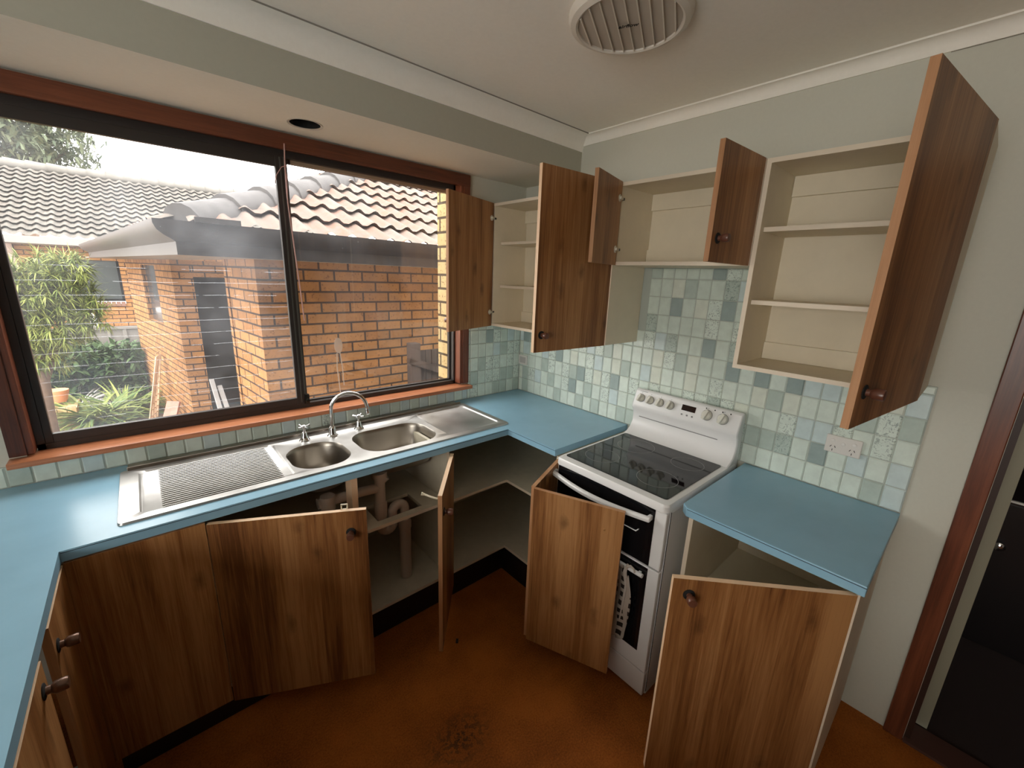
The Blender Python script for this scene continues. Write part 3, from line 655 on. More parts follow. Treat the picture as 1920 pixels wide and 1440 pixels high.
def cross_tap(name, x, y, rot, label):
    t = thing(name, label, 'tap', (x, y, SZ), 'sink taps'); T = Matrix.Translation((x, y, SZ))
    G().lathe([(.024, 0), (.024, .003), (.021, .006), (.017, .018), (.013, .030), (.012, .038), (.0105, .041)], T, 24).make('base', CHROME, t, smooth=True)
    G().lathe([(.010, .040), (.0065, .043), (.006, .060), (.010, .062), (.011, .068), (.0105, .074), (.005, .078), (.001, .0785)], T, 20).make('spindle', CHROME, t, smooth=True)
    g = G(); T2 = T @ Matrix.Rotation(rot, 4, 'Z')
    for k in range(4):
        a = k*math.pi/2; dx, dy = math.cos(a), math.sin(a)
        g.tube([T2 @ Vector((dx*.006, dy*.006, .068)), T2 @ Vector((dx*.022, dy*.022, .069)), T2 @ Vector((dx*.030, dy*.030, .070))], [.0036, .0040, .0056], 10)
    g.make('cross_handle', CHROME, t, smooth=True)
cross_tap('tap', -1.514, -.165, .35, 'chrome cross-handled tap behind the small sink bowl')
cross_tap('tap', -1.252, -.160, .75, 'chrome cross-handled tap right of the swan-neck spout')
sp = thing('spout', 'chrome swan-neck sink spout between the two taps', 'spout', (-1.390, -.178, SZ))
T = Matrix.Translation((-1.390, -.178, SZ))
G().lathe([(.025, 0), (.025, .003), (.019, .008), (.017, .012), (.0175, .036), (.013, .046), (.011, .050)], T, 24).make('base', CHROME, sp, smooth=True)
pts = [(-1.390, -.178, SZ+.045), (-1.390, -.178, SZ+.13)]
dv = Vector((.93, -.37, 0)).normalized(); rad = .083
for i in range(1, 15):
    a = math.pi-i*R(13.2); c_ = Vector((-1.390, -.178, SZ+.13))+dv*rad; pts.append(tuple(c_+dv*rad*math.cos(a)+Vector((0, 0, rad*math.sin(a)))))
G().tube(pts, .0088, 14).make('neck', CHROME, sp, smooth=True)
e_ = Vector(pts[-1]); dd = (e_-Vector(pts[-2])).normalized()
G().tube([e_-dd*.004, e_+dd*.004, e_+dd*.022, e_+dd*.024], [.0105, .0115, .0115, .009], 14).make('aerator', CHROME, sp, smooth=True)
# ---- waste pipes
wp = thing('waste_pipe', 'cream plastic waste pipes and trap under the sink', 'pipe', (-1.2, -.45, .168))
PY = -.455
G().tube([(-1.56, PY, .722), (-1.36, PY, .716), (-1.29, PY, .712)], .023, 16).tube([(-1.52, PY-.01, .690), (-1.52, PY-.01, .752)], .030, 16).make('cross_pipe', PVC, wp, smooth=True)
g = G().tube([(-1.282, PY, .790), (-1.282, PY, .765), (-1.282, PY, .762), (-1.282, PY, .560)], [.036, .036, .025, .025], 18).tube([(-1.282, PY, .735), (-1.25, PY-.01, .762)], [.018, .018], 12)
g.tube([(-1.282, PY, .640), (-1.282, PY, .625), (-1.282, PY, .560), (-1.282, PY, .552)], [.027, .030, .030, .027], 18).make('tee_pipe', PVC, wp, smooth=True)
arc = [(-1.282, PY, .56), (-1.280, PY, .515)]
for i in range(9): a = math.pi+i*math.pi/8; arc.append((-1.252+.028*math.cos(a), PY, .500+.028*math.sin(a)))
for i in range(9): a = math.pi-i*math.pi/8; arc.append((-1.192+.032*math.cos(a), PY, .560+.030*math.sin(a)))
arc.append((-1.160, PY, .47))
G().tube(arc, .0235, 16).make('trap_bend', PVC, wp, smooth=True)
G().tube([(-1.160, PY, .50), (-1.160, PY, .485), (-1.160, PY, .450), (-1.160, PY, .445), (-1.160, PY, .168)], [.029, .032, .032, .029, .029], 18).make('down_pipe', PVC, wp, smooth=True)
# ================================================================ COOKER
ck = thing('electric_cooker', 'white freestanding electric cooker with black glass hob between the worktops', 'cooker', (-.33, -1.28, 0))
CY0, CY1 = -1.008, -1.556
g = G().box(-.632, -.03, CY1, CY0, .0, .868).make('body', ENAM, ck, bevel=.006)
# hob rim
def ring_prism(g, out, inn, z0, z1, zi):
    o0 = [g.b.verts.new((x, y, z0)) for x, y in out]; o1 = [g.b.verts.new((x, y, z1)) for x, y in out]; i1 = [g.b.verts.new((x, y, zi)) for x, y in inn]; n = len(out)
    om = [g.b.verts.new((x*.985+(-.33)*.015, y*.985-1.282*.015, z1+.007)) for x, y in out]
    for i in range(n):
        j = (i+1) % n; g._f([o0[i], o0[j], o1[j], o1[i]]); g._f([o1[i], o1[j], om[j], om[i]]); g._f([om[i], om[j], i1[j], i1[i]])
    g._f(o0[::-1]); g._f(i1)
g = G(); ring_prism(g, rr(-.672, -.045, CY1-.002, CY0+.002, .022, 6), rr(-.637, -.150, -1.535, -1.012-.012, .012, 6), .872, .896, .906)
g.make('hob_rim', ENAM, ck, smooth=True)
G().prism(rr(-.634, -.152, -1.531, -1.028, .012, 6), .9035, .9085).make('glass_hob', BLACK, ck)
RING = mat('hob_ring_mark', (.20, .20, .19), .3)
hobg = bpy.data.objects['glass_hob']
for cx, cy, r in ((-.500, -1.135, .077), (-.268, -1.165, .088), (-.262, -1.425, .070), (-.502, -1.415, .082)):
    G().lathe([(r-.0012, .9085), (r-.0012, .9089), (r+.0012, .9089), (r+.0012, .9085)], Matrix.Translation((cx, cy, 0)), 56).make('burner_ring', RING, hobg)
    m_ = bpy.data.objects[-1] if False else None
# remove disc faces of ring lathe (keep only annulus)
for o in bpy.data.objects:
    if o.name.startswith('burner_ring'):
        b2 = bmesh.new(); b2.from_mesh(o.data); bmesh.ops.delete(b2, geom=[f for f in b2.faces if len(f.verts) > 4], context='FACES_ONLY'); b2.to_mesh(o.data); b2.free()
# back panel : profile in (x,z) extruded along y
pf = [(-.030, .87), (-.030, 1.128), (-.036, 1.138), (-.052, 1.142), (-.066, 1.136), (-.092, 1.062), (-.096, 1.050), (-.092, 1.038), (-.080, 1.020), (-.074, .995), (-.077, .965), (-.092, .935), (-.118, .915), (-.148, .907), (-.150, .87)]
g = G()
a0 = [g.b.verts.new((x, CY0-.002, z)) for x, z in pf]; a1 = [g.b.verts.new((x, CY1+.002, z)) for x, z in pf]; n = len(pf)
g._f(a0); g._f(a1[::-1])
for i in range(n): g._f([a0[i], a0[(i+1) % n], a1[(i+1) % n], a1[i]])
bp_ = g.make('control_panel', ENAM, ck, smooth=True, bevel=.006)
# panel frame of reference : face between (-.066,1.136) and (-.092,1.062)
pa, pb = Vector((-.066, 0, 1.136)), Vector((-.092, 0, 1.062)); dn = (pb-pa).normalized(); nrm = Vector((dn.z, 0, -dn.x)); nrm = nrm if nrm.x < 0 else -nrm
def onp(y, s): return pa+(pb-pa)*s+Vector((0, y, 0))
def pmat(y, s, off=0):
    o_ = onp(y, s)+nrm*off; ax = Vector((0, -1, 0)); up = -dn
    return Matrix(((ax.x, up.x, nrm.x, o_.x), (ax.y, up.y, nrm.y, o_.y), (ax.z, up.z, nrm.z, o_.z), (0, 0, 0, 1)))
for y, r in ((-1.052, 1), (-1.105, 1), (-1.160, 1), (-1.217, 1), (-1.402, 1.15), (-1.475, 1.15)):
    mx = pmat(y, .52, .0); kb = G().lathe([(.0205*r, 0), (.0205*r, .003), (.019*r, .005), (.0185*r, .012), (.016*r, .014), (.001, .015)], mx, 28).box(-.0065*r, .0065*r, -.021*r, .021*r, .010, .030, mx @ Matrix.Rotation(R(-18), 4, 'Z')).make('control_knob', OFFW, bp_, smooth=True, bevel=.003)
    G().lathe([(.0225*r, 0.0002), (.0225*r, .0006), (.0001, .0006)], mx, 28).make('knob_mark', GREYM, kb)
    G().box(-.0015, .0015, .028*r, .031*r, .0001, .0008, mx).make('dial_mark', GREYM, kb)
for y in (-1.392, -1.432, -1.467, -1.503):
    G().lathe([(.0032, 0), (.0032, .001), (.0005, .0012)], pmat(y, .12, .0), 12).make('indicator_light', DARK, bp_)
G().box(-.034, .034, -.014, .014, 0, .0025, pmat(-1.312, .42)).make('clock_display', mat('display', (.015, .004, .003), .08), bp_)
for k in (-1, 0, 1): G().lathe([(.0042, 0), (.0042, .003), (.002, .0035)], pmat(-1.312-k*.026, .86), 14).make('clock_button', GREYM, bp_)
G().box(-.006, .030, -.0013, .0013, 0.0, .0008, pmat(-1.052, .06)).box(-.013, -.010, -.002, .002, 0, .0008, pmat(-1.052, .06)).make('maker_mark', GREYM, bp_)
G().box(-.0765, -.073, -1.465, -1.05, .992, .996).make('vent_slot', GREYM, bp_)
# doors
FX = -.640
def oven_door(z0, z1, gz0, gz1, nm):
    d = G().box(FX-.020, FX+.006, CY1+.003, CY0-.003, z0, z1).make('oven_door', ENAM, ck, bevel=.004)
    G().box(FX-.0225, FX-.0195, -1.508, -1.016 if nm == 'u' else -1.056, gz0, gz1).make('door_glass', BLACK, d, bevel=.001)
    return d
du = oven_door(.618, .866, .620, .864, 'u'); dlw = oven_door(.130, .610, .213, .606, 'l')
G().box(FX-.018, FX+.006, CY1+.003, CY0-.003, .010, .124).make('plinth_drawer', ENAM, ck, bevel=.004)
g = G().box(-.634, -.632, CY1-.0012, CY1+.001, .02, .866).make('side_seam', DARK, ck)
pts = []
for i in range(21):
    t = i/20; y = -1.000-(1.502-1.000)*t; pts.append((FX-.044-.040*math.sin(math.pi*t), y, .828))
g = G()
prev = None
for p in pts:
    ring = [g.b.verts.new((p[0]+a, p[1], p[2]+c)) for a, c in ((-.009, -.009), (-.010, .004), (-.004, .010), (.008, .010), (.009, -.004), (.003, -.010))]
    if prev:
        for k in range(6): g._f([prev[k], prev[(k+1) % 6], ring[(k+1) % 6], ring[k]])
    else: g._f(ring[::-1])
    prev = ring
g._f(prev)
g.box(FX-.044, FX-.018, -1.012, -.998+.000, .818, .838).box(FX-.044, FX-.018, -1.500, -1.486, .818, .838)
g.make('oven_handle', ENAM, du, smooth=True, bevel=.002)
G().tube([(FX-.036, -1.06, .573), (FX-.036, -1.20, .573), (FX-.036, -1.497, .573)], .0085, 14).box(FX-.036, FX-.018, -1.485, -1.475, .566, .580).box(FX-.036, FX-.018, -1.085, -1.075, .566, .580).make('oven_handle', ENAM, dlw, smooth=True)
G().tube([(FX-.026, -1.20, .742), (FX-.026, -1.440, .742), (FX-.026, -1.450, .755)], .0022, 8).box(FX-.026, FX-.02, -1.44, -1.436, .740, .744).make('glass_reflection_strip', ENAM, du)  # reflection in the door glass, modelled as a thin solid strip
# tea towel
tw = thing('tea_towel', 'black and white woven cloth knotted over the lower oven handle', 'towel', (FX-.05, -1.43, .4))
def cloth_build(nt, b):
    t = NT(nt); x = t.sep(t.obj()); a = t.math('FRACT', t.math('MULTIPLY', x[1], 24)); c = t.math('FRACT', t.math('MULTIPLY', x[2], 26))
    k = t.math('MULTIPLY', t.math('GREATER_THAN', a, .42), t.math('GREATER_THAN', c, .45))
    t.l(t.mix(k, (.42, .36, .30), (.03, .022, .018)), b.inputs['Base Color'])
CLOTH = mat('checked_cloth', rough=.9, spec=.1, build=cloth_build)
g = G(); nu, nv = 26, 40; vs = []
for i in range(nv+1):
    s_ = i/nv; row = []
    for j in range(nu+1):
        t_ = j/nu; wv = .055*(1-.55*math.exp(-((s_)/.10)**2)) * (1 if s_ < .93 else math.sqrt(max(.0, 1-((s_-.93)/.075)**2)))
        y = -1.405-(t_-.5)*2*wv+.006*math.sin(s_*9); z = .578-.345*s_
        x = FX-.048-.006*math.sin(t_*9+s_*4)-.004*math.sin(s_*14); row.append(g.b.verts.new((x, y, z)))
    vs.append(row)
for i in range(nv):
    for j in range(nu): g._f([vs[i][j], vs[i+1][j], vs[i+1][j+1], vs[i][j+1]])
cl_ = g.make('cloth', CLOTH, tw, smooth=True); m_ = cl_.modifiers.new('solid', 'SOLIDIFY'); m_.thickness = .004
CW = mat('cloth_white', (.50, .44, .38), .9)
G().tube([(FX-.036, -1.43, .586), (FX-.052, -1.432, .580), (FX-.054, -1.43, .560), (FX-.050, -1.44, .50), (FX-.054, -1.437, .42), (FX-.052, -1.43, .33)], [.006, .007, .008, .006, .005, .003], 8).tube([(FX-.050, -1.425, .575), (FX-.040, -1.445, .590), (FX-.044, -1.462, .588), (FX-.05, -1.470, .578)], [.006, .005, .004, .003], 8).tube([(FX-.024, -1.36, .584), (FX-.036, -1.36, .588), (FX-.05, -1.37, .575), (FX-.052, -1.42, .578)], .006, 8).tube([(FX-.05, -1.445, .55), (FX-.054, -1.46, .50), (FX-.05, -1.466, .46)], .002, 6).make('knot', CW, tw, smooth=True)
# ================================================================ OUTLETS
def outlet(name, y0, y1, z0, z1, label, full=True, x=-.0095):
    t = thing(name, label, 'power outlet', (x, (y0+y1)/2, z0)); cy, cz = (y0+y1)/2, (z0+z1)/2
    G().box(x-.010, x, y1, y0, z0, z1).make('plate', PLAST, t, bevel=.003)
    w = (y0-y1)
    if full:
        for dy, dz in ((.30, .22), (0, .10), (-.30, .22)):
            G().lathe([(.0068, 0), (.0068, .003), (.005, .0038), (.0005, .004)], Matrix.Translation((x-.010, cy+dy*w, cz+dz*(z1-z0)*.95)) @ Matrix.Rotation(R(-90), 4, 'Y'), 18).make('switch', mat('switch_plastic', (.78, .76, .72), .3), t, smooth=True)
        for dy in (.27, -.27):
            g = G(); c0 = Vector((x-.0101, cy+dy*w, cz-.016))
            for yy, zz, a in ((.007, .006, 30), (-.007, .006, -30), (0, -.008, 0)):
                g.box(-.0005, .0002, -.0011, .0011, -.0042, .0042, Matrix.Translation(c0+Vector((0, yy, zz))) @ Matrix.Rotation(R(a), 4, 'X'))
            g.make('socket_slots', DARK, t)
    else:
        G().box(x-.011, x-.0098, y1+.014, y0-.014, z0+.012, z1-.012).make('cover_rim', mat('socket_grey', (.50, .47, .45), .5), t, bevel=.002)
outlet('power_outlet', -1.853, -1.967, 1.063, 1.134, 'white double power outlet on the tiles right of the cooker')
outlet('power_outlet', -.012, -.098, 1.093, 1.160, 'small white outlet on the tiles in the far corner', False)
# debris
deb = G(); deb.box(-.012, .012, -.006, .006, 0, .006, Matrix.Translation((-1.097, -.833, .001)) @ Matrix.Rotation(.9, 4, 'Z') )
tag(deb.make('debris', mat('debris_dark', (.02, .012, .01), .7), bevel=.002), 'small dark scrap lying on the orange floor below the thin door', 'scrap')
# ================================================================ OUTSIDE
GZ = -.70
struct(G().box(-14, 8, .26, 26, GZ-.1, GZ).make('ground', SOIL), 'garden soil outside')
nb = thing('brick_outbuilding', 'orange brick building with terracotta tiled roof close outside the window', 'building', (0, 3, GZ))
def wallseg(g, a, b, z0, z1, t=.11):  # wall from a to b (outer face), thickness to the right side of direction
    a, b = Vector((a[0], a[1], 0)), Vector((b[0], b[1], 0)); d = (b-a).normalized(); n = Vector((d.y, -d.x, 0))*-t
    ps = [a, b, b+n, a+n]; lo = [g.b.verts.new((p.x, p.y, z0)) for p in ps]; hi = [g.b.verts.new((p.x, p.y, z1)) for p in ps]
    g._f(lo[::-1]); g._f(hi)
    for i in range(4): g._f([lo[i], lo[(i+1) % 4], hi[(i+1) % 4], hi[i]])
A_, B_, PL, PR, FE = (-1.345, 1.44), (-1.43, 2.27), (-1.66, 4.76), (-1.447, 4.74), (-2.10, 7.83)
ZW = 1.752
g = G(); wallseg(g, A_, (2.4, 1.62), GZ, ZW)
g.make('front_wall', BRICK, nb)
g = G(); wallseg(g, B_, (A_[0]+.0, A_[1]+.0), GZ, ZW); wallseg(g, (2.0, 2.27), B_, GZ, ZW)
g.make('return_wall', BRICK, nb)
g = G(); wallseg(g, PL, PR, GZ, ZW, .2); wallseg(g, PR, (1.5, 4.60), 1.545, ZW, .2); wallseg(g, (-1.05, 4.70), (1.5, 4.60), GZ, 1.545, .2)
g.make('porch_wall', BRICK, nb)
def along(a, b, t): return (a[0]+(b[0]-a[0])*t, a[1]+(b[1]-a[1])*t)
w0, w1 = along(PL, FE, .30), along(PL, FE, .60)
g = G(); wallseg(g, w0, PL, GZ, ZW); wallseg(g, FE, w1, GZ, ZW); wallseg(g, w1, w0, GZ, .84); wallseg(g, w1, w0, 1.67, ZW)
g.make('side_wall', BRICK, nb)
g = G(); wallseg(g, along(PL, FE, .60), along(PL, FE, .30), .84, 1.67, .06)
sw = g.make('side_window', mat('dark_window', (.05, .055, .06), .15), nb); sw.location.x += .05
g = G(); wallseg(g, along(PL, FE, .598), along(PL, FE, .302), .85, .88, .03); wallseg(g, along(PL, FE, .598), along(PL, FE, .59), .85, 1.66, .03); wallseg(g, along(PL, FE, .31), along(PL, FE, .302), .85, 1.66, .03); wallseg(g, along(PL, FE, .455), along(PL, FE, .445), .85, 1.66, .03)
f_ = g.make('window_frame', mat('aluminium_frame_grey', (.45, .46, .47), .4, .5), sw); f_.location.x += .02
g = G().box(-1.45, -1.0, 4.86, 4.90, GZ, 1.545).make('porch_door', mat('flyscreen_door', (.010, .010, .011), .7), nb)
# soffit + fascia + gutter
GXF, GYF = -1.80, .955
g = G().prism([(GXF, GYF), (2.6, GYF+.25), (2.6, 1.9), (-1.30, 1.6), (-1.60, 5.0), (-2.0, 8.2), (-2.60, 8.2), (-2.45, 6.9)], ZW, ZW+.012)
g.make('soffit', mat('soffit_board', (.30, .27, .22), .7), nb)
gp = [(0, 0), (-.012, 0), (-.012, .07), (-.028, .082), (-.06, .10), (-.088, .125), (-.10, .155), (-.10, .178), (-.094, .178), (-.09, .16), (-.02, .15), (0, .16)]
def gutter(p0, p1, m0, m1, name, mt):  # sweep with mitre: outward normal dirs m0/m1
    g = G(); r0 = [g.b.verts.new((p0[0]+m0[0]*-a, p0[1]+m0[1]*-a, ZW-.004+c*1.02)) for a, c in gp]; r1 = [g.b.verts.new((p1[0]+m1[0]*-a, p1[1]+m1[1]*-a, ZW-.004+c*1.02)) for a, c in gp]; n = len(gp)
    g._f(r0); g._f(r1[::-1])
    for i in range(n): g._f([r0[i], r1[i], r1[(i+1) % n], r0[(i+1) % n]])
    return g.make(name, mt, nb, smooth=True)
gutter((GXF, GYF), (2.6, GYF+.25), (-1.05, -.95), (0, -1), 'front_gutter', GUTM)
gutter((GXF, GYF), (-2.47, 6.9), (-1.05, -.95), (-1, 0), 'side_gutter', mat('gutter_sunlit', (.09, .08, .075), .45))  # lighter copy of the charcoal gutter, sunlight on this side put into the colour
G().box(-1.72, -1.50, .84, .875, 1.925, 1.955).make('gutter_bracket', GUTM, nb)
# tiled roofs
def tiled_roof(name, origin, ud, vd, ulen, vlen, clip, mt, parent, roll=.15, course=.32, amp=.021, step=.036, flip=1):
    ud = Vector(ud).normalized(); vd = Vector(vd).normalized(); nn = ud.cross(vd).normalized()
    if nn.z < 0: nn = -nn
    O = Vector(origin); per = 8; nu = int(ulen/roll*per); vsamp = []
    k = 0
    while k*course < vlen:
        vsamp += [(k*course-.03, 0.0), (k*course+course*.5, .5), (k*course+course+.03, 1.0)]; k += 1
    verts = []; uvs = []
    for v, fr in vsamp:
        kk = int(v/course+1e-6)
        for i in range(nu+1):
            u = i*roll/per; ph = 2*math.pi*u/roll
            hgt = amp*(max(math.cos(ph), -.55))+step*(1-fr)
            verts.append(O+ud*u+vd*v+nn*hgt); uvs.append((u+.075, v))
    faces = []
    W_ = nu+1
    for j in range(len(vsamp)-1):
        for i in range(nu):
            cu, cv = (i+.5)*roll/per, (vsamp[j][0]+vsamp[j+1][0])/2
            if clip(cu, max(cv, .01)): faces.append((j*W_+i, j*W_+i+1, (j+1)*W_+i+1, (j+1)*W_+i))
    me = bpy.data.meshes.new(name); me.from_pydata([tuple(v) for v in verts], [], faces); me.materials.append(mt)
    uvl = me.uv_layers.new(name='UVMap')
    for l in me.loops: uvl.data[l.index].uv = uvs[l.vertex_index]
    me.shade_smooth(); me.set_sharp_from_angle(angle=R(50))
    o = bpy.data.objects.new(name, me); COL.objects.link(o); attach(o, parent); return o
TA = .445; RX, RY, RZ0 = -1.86, .905, 1.905
vd = Vector((0, 1, TA)).normalized()
tiled_roof('front_roof', (RX, RY, RZ0), (1, .057, 0), vd, 4.6, 4.3, lambda u, v: u-.06 > v*vd.y, ROOFT, nb)
vd2 = Vector((1, .09, TA)).normalized()
tiled_roof('side_roof', (RX, RY, RZ0), (-.09, 1, 0), vd2, 6.0, 4.3, lambda u, v: u-.06 > v*vd2.x, ROOFT, nb)
# hip ridge caps
g = G(); hd = Vector((1, 1.03, TA*1.0)); RZc = RZ0-.035
for i in range(10):
    p = Vector((RX+.10, RY+.10, RZc+.045))+hd*(i*.36*.72); q = p+hd*(.36*.78)+Vector((0, 0, -.02))
    g.tube([p+Vector((0, 0, .004)), q+Vector((0, 0, .006))], [.118, .108], 14)
g.make('ridge_caps', RIDGE, nb, smooth=True)
# gate
gt = thing('garden_gate', 'brown timber gate with diagonal brace beside the brick wall', 'gate', (-.1, 1.15, GZ))
GT = mat('gate_timber', rough=.8, build=wood_build((.022, .013, .011), (.045, .028, .022), (.07, .046, .038), False, .5))
G().box(-.235, -.145, 1.18, 1.27, GZ, 1.08).make('post', GT, gt)
for i in range(8): G().box(-.140+i*.062, -.084+i*.062, 1.20, 1.22, GZ, 1.01).make('board', GT, gt)
G().box(-.03, .03, -.012, .012, -.36, .36, Matrix.Translation((.08, 1.185, .80)) @ Matrix.Rotation(R(-68), 4, 'Y')).make('brace', GT, gt)
# far house
fh = thing('neighbouring_house', 'orange brick house with long grey tiled roof behind the fence', 'building', (-4, 12, GZ))
YF = 10.55
g = G().box(-9, -3.55, YF, YF+.2, GZ, 2.05).box(-2.235, 1, YF, YF+.2, GZ, 2.05).box(-3.55, -2.235, YF, YF+.2, GZ, .80).box(-3.55, -2.235, YF, YF+.2, 1.72, 2.05).make('wall', BRICK, fh)
wn = G().box(-3.55, -2.235, YF+.10, YF+.12, .86, 1.72).make('window', mat('far_window', (.05, .06, .06), .35), fh)
G().box(-3.55, -2.235, YF+.07, YF+.10, .86, .91).box(-2.28, -2.235, YF+.07, YF+.10, .86, 1.72).box(-3.0, -2.95, YF+.07, YF+.10, .86, 1.72).box(-3.55, -3.5, YF+.07, YF+.10, .86, 1.72).make('window_frame', DARK, wn)
g = G()
for i in range(17): g.box(-3.56+i*.078, -3.49+i*.078, YF-.03, YF+.08, .76, .855)
g.make('window_sill', mat('sill_brick', (.22, .12, .09), .9), fh)
tiled_roof('roof', (-9, 9.95, 2.10), (1, 0, 0), (0, 1, .485), 11.5, 3.75, lambda u, v: True, ROOFG, fh, roll=.19, course=.265, amp=.028, step=.05)
g = G()
zr = 2.10+.485*3.75/math.sqrt(1+.485**2)+.06; yr = 9.95+3.75/math.sqrt(1+.485**2)
for i in range(34): g.tube([(-9+i*.34, yr, zr+.01), (-8.64+i*.34, yr, zr-.005)], [.115, .10], 10)
g.make('ridge_caps', mat('ridge_pale', rough=.9, build=speck((.16, .15, .135), .25, 6)), fh, smooth=True)
G().box(-9, 2.5, 9.86, 9.98, 1.98, 2.11).box(-9, 2.5, 9.98, YF, 1.97, 1.99).make('gutter', GUTP, fh)
G().tube([(-3.75, YF-.06, 2.0), (-3.72, YF-.06, 1.0), (-3.72, YF-.06, .1)], .045, 10).make('downpipe', mat('downpipe', (.55, .42, .36), .6), fh)
pipe = []
for i in range(9): a = R(180-20*i); pipe.append((-2.78+.18*math.cos(a)*1.8, 9.6, .58+.16*math.sin(a)))
tag(G().tube([(-3.6, 9.6, .60)]+[(-2.95, 9.6, .72), (-2.85, 9.6, .72), (-2.78, 9.6, .66), (-2.74, 9.6, .56), (-2.73, 9.6, GZ)], .06, 12).make('garden_pipe', mat('white_pipe', (.9, .9, .88), .4), smooth=True), 'thick white pipe bending down behind the grey fence', 'pipe')
# fence
fe_ = thing('metal_fence', 'grey ribbed metal fence in front of the neighbouring house', 'fence', (-4, 8.5, GZ))
FN = mat('fence_grey', (.20, .185, .17), .6)
g = G(); x = -6.0
prof_ = []
while x < -2.02:
    prof_ += [(x, 8.50), (x+.16, 8.50), (x+.175, 8.47), (x+.205, 8.47), (x+.22, 8.50)]; x += .22
for i in range(len(prof_)-1):
    a, b2 = prof_[i], prof_[i+1]; g.quad((a[0], a[1], GZ), (b2[0], b2[1], GZ), (b2[0], b2[1], .50), (a[0], a[1], .50))
pan = g.make('sheet', FN, fe_); m_ = pan.modifiers.new('s', 'SOLIDIFY'); m_.thickness = .004
G().box(-6.0, -2.03, 8.46, 8.52, .49, .535).make('top_rail', FN, fe_)
for x in (-6.0, -4.2, -2.07): G().box(x, x+.05, 8.46, 8.53, GZ, .53).make('post', FN, fe_)
# ---- vegetation
def leafmesh(name, mt, parent, gen, n):
    vs, fs = [], []
    for i in range(n): gen(vs, fs)
    me = bpy.data.meshes.new(name); me.from_pydata(vs, [], fs); me.materials.append(mt)
    o = bpy.data.objects.new(name, me); COL.objects.link(o); attach(o, parent); return o
rv = random.Random(11)
def rdir(zb=0):
    while True:
        v = Vector((rv.uniform(-1, 1), rv.uniform(-1, 1), rv.uniform(-1, 1)+zb))
        if .05 < v.length < 1.5: return v.normalized()
def blade(vs, fs, p, d, L, w, droop=.3, seg=3):
    side = d.cross(Vector((rv.uniform(-.3, .3), rv.uniform(-.3, .3), 1))).normalized(); b = len(vs); q = Vector(p); dd = Vector(d)
    for k in range(seg+1):
        ww = w*(1-(k/seg)**2)*.5+.0008
        vs.append(tuple(q-side*ww)); vs.append(tuple(q+side*ww)); q = q+dd*(L/seg); dd = (dd+Vector((0, 0, -droop/seg))).normalized()
    for k in range(seg): fs.append((b+2*k, b+2*k+1, b+2*k+3, b+2*k+2))
tr = thing('feathery_tree', 'yellow-green feathery small tree outside at the left of the window', 'tree', (-2.95, 4.2, GZ))
blobs = [((-2.78, 4.3, 1.42), .34), ((-2.98, 4.3, 1.22), .36), ((-2.55, 4.3, 1.28), .27), ((-2.70, 4.25, 1.05), .30), ((-3.1, 4.4, .98), .30), ((-2.50, 4.2, 1.62), .17), ((-2.42, 4.15, 1.12), .16), ((-3.25, 4.4, 1.4), .3), ((-2.80, 4.2, .72), .16)]
def gt_(vs, fs):
    c, r = rv.choices(blobs, [b[1]**2 for b in blobs])[0]; d = rdir(.15); p = Vector(c)+d*r*rv.uniform(.35, 1.0)
    for k in range(9): blade(vs, fs, p, (d*.8+rdir(-.15)*.9).normalized(), rv.uniform(.09, .17), .011, .7, 2)
leafmesh('foliage', LEAF1, tr, gt_, 1500)
G().tube([(-2.95, 4.3, GZ), (-2.93, 4.3, .1), (-2.88, 4.3, .7), (-2.80, 4.3, 1.2)], [.08, .07, .05, .02], 10).tube([(-2.91, 4.3, .4), (-2.7, 4.28, .9), (-2.6, 4.25, 1.3)], [.045, .03, .012], 8).tube([(-2.93, 4.3, .1), (-3.1, 4.3, .7), (-3.1, 4.35, 1.2)], [.05, .035, .012], 8).make('trunk', BARK, tr, smooth=True)
hg = thing('dark_shrub', 'dense dark green shrub against the grey fence', 'shrub', (-2.9, 8.0, GZ))
def gh(vs, fs):
    p = Vector((rv.uniform(-4.2, -2.12), rv.uniform(7.4, 8.4), rv.uniform(GZ, .28)+rv.uniform(-.05, .06)))
    for k in range(3): blade(vs, fs, p, rdir(.2), rv.uniform(.08, .16), .06, .6, 2)
leafmesh('foliage', LEAF2, hg, gh, 2600)
G().tube([(-3.0, 8.0, GZ), (-3.0, 8.0, .1)], .04, 8).make('stem', BARK, hg)
def strappy(name, c, n, L, w, mt, label, group=None, up=.9, dr=1.1):
    t = thing(name, label, 'plant', c, group)
    def gs(vs, fs):
        a = rv.uniform(0, 2*math.pi); e = rv.uniform(.35, 1.3)*up; d = Vector((math.cos(a), math.sin(a), e)).normalized()
        blade(vs, fs, Vector(c)+Vector((math.cos(a)*.06*rv.random(), math.sin(a)*.06*rv.random(), 0)), d, L*rv.uniform(.7, 1.1), w*rv.uniform(.7, 1.2), dr*rv.uniform(.5, 1.2), 7)
    o = leafmesh('leaves', mt, t, gs, n); return t
strappy('agapanthus', (-2.75, 6.45, GZ+.02), 220, .90, .045, LEAF3, 'strappy green plant in the middle of the garden bed', 'strappy garden plants')
strappy('agapanthus', (-2.42, 6.75, GZ+.02), 150, .82, .043, LEAF3, 'strappy green plant nearest the leaning timbers', 'strappy garden plants')
strappy('agapanthus', (-2.50, 6.1, GZ+.02), 70, .48, .038, LEAF3, 'low strappy green plant at the front of the garden bed', 'strappy garden plants')
strappy('flax_plant', (-2.98, 7.3, GZ+.1), 90, .75, .022, LEAFW, 'pale arching flax leaves in front of the dark shrub', None, .8, 1.3)
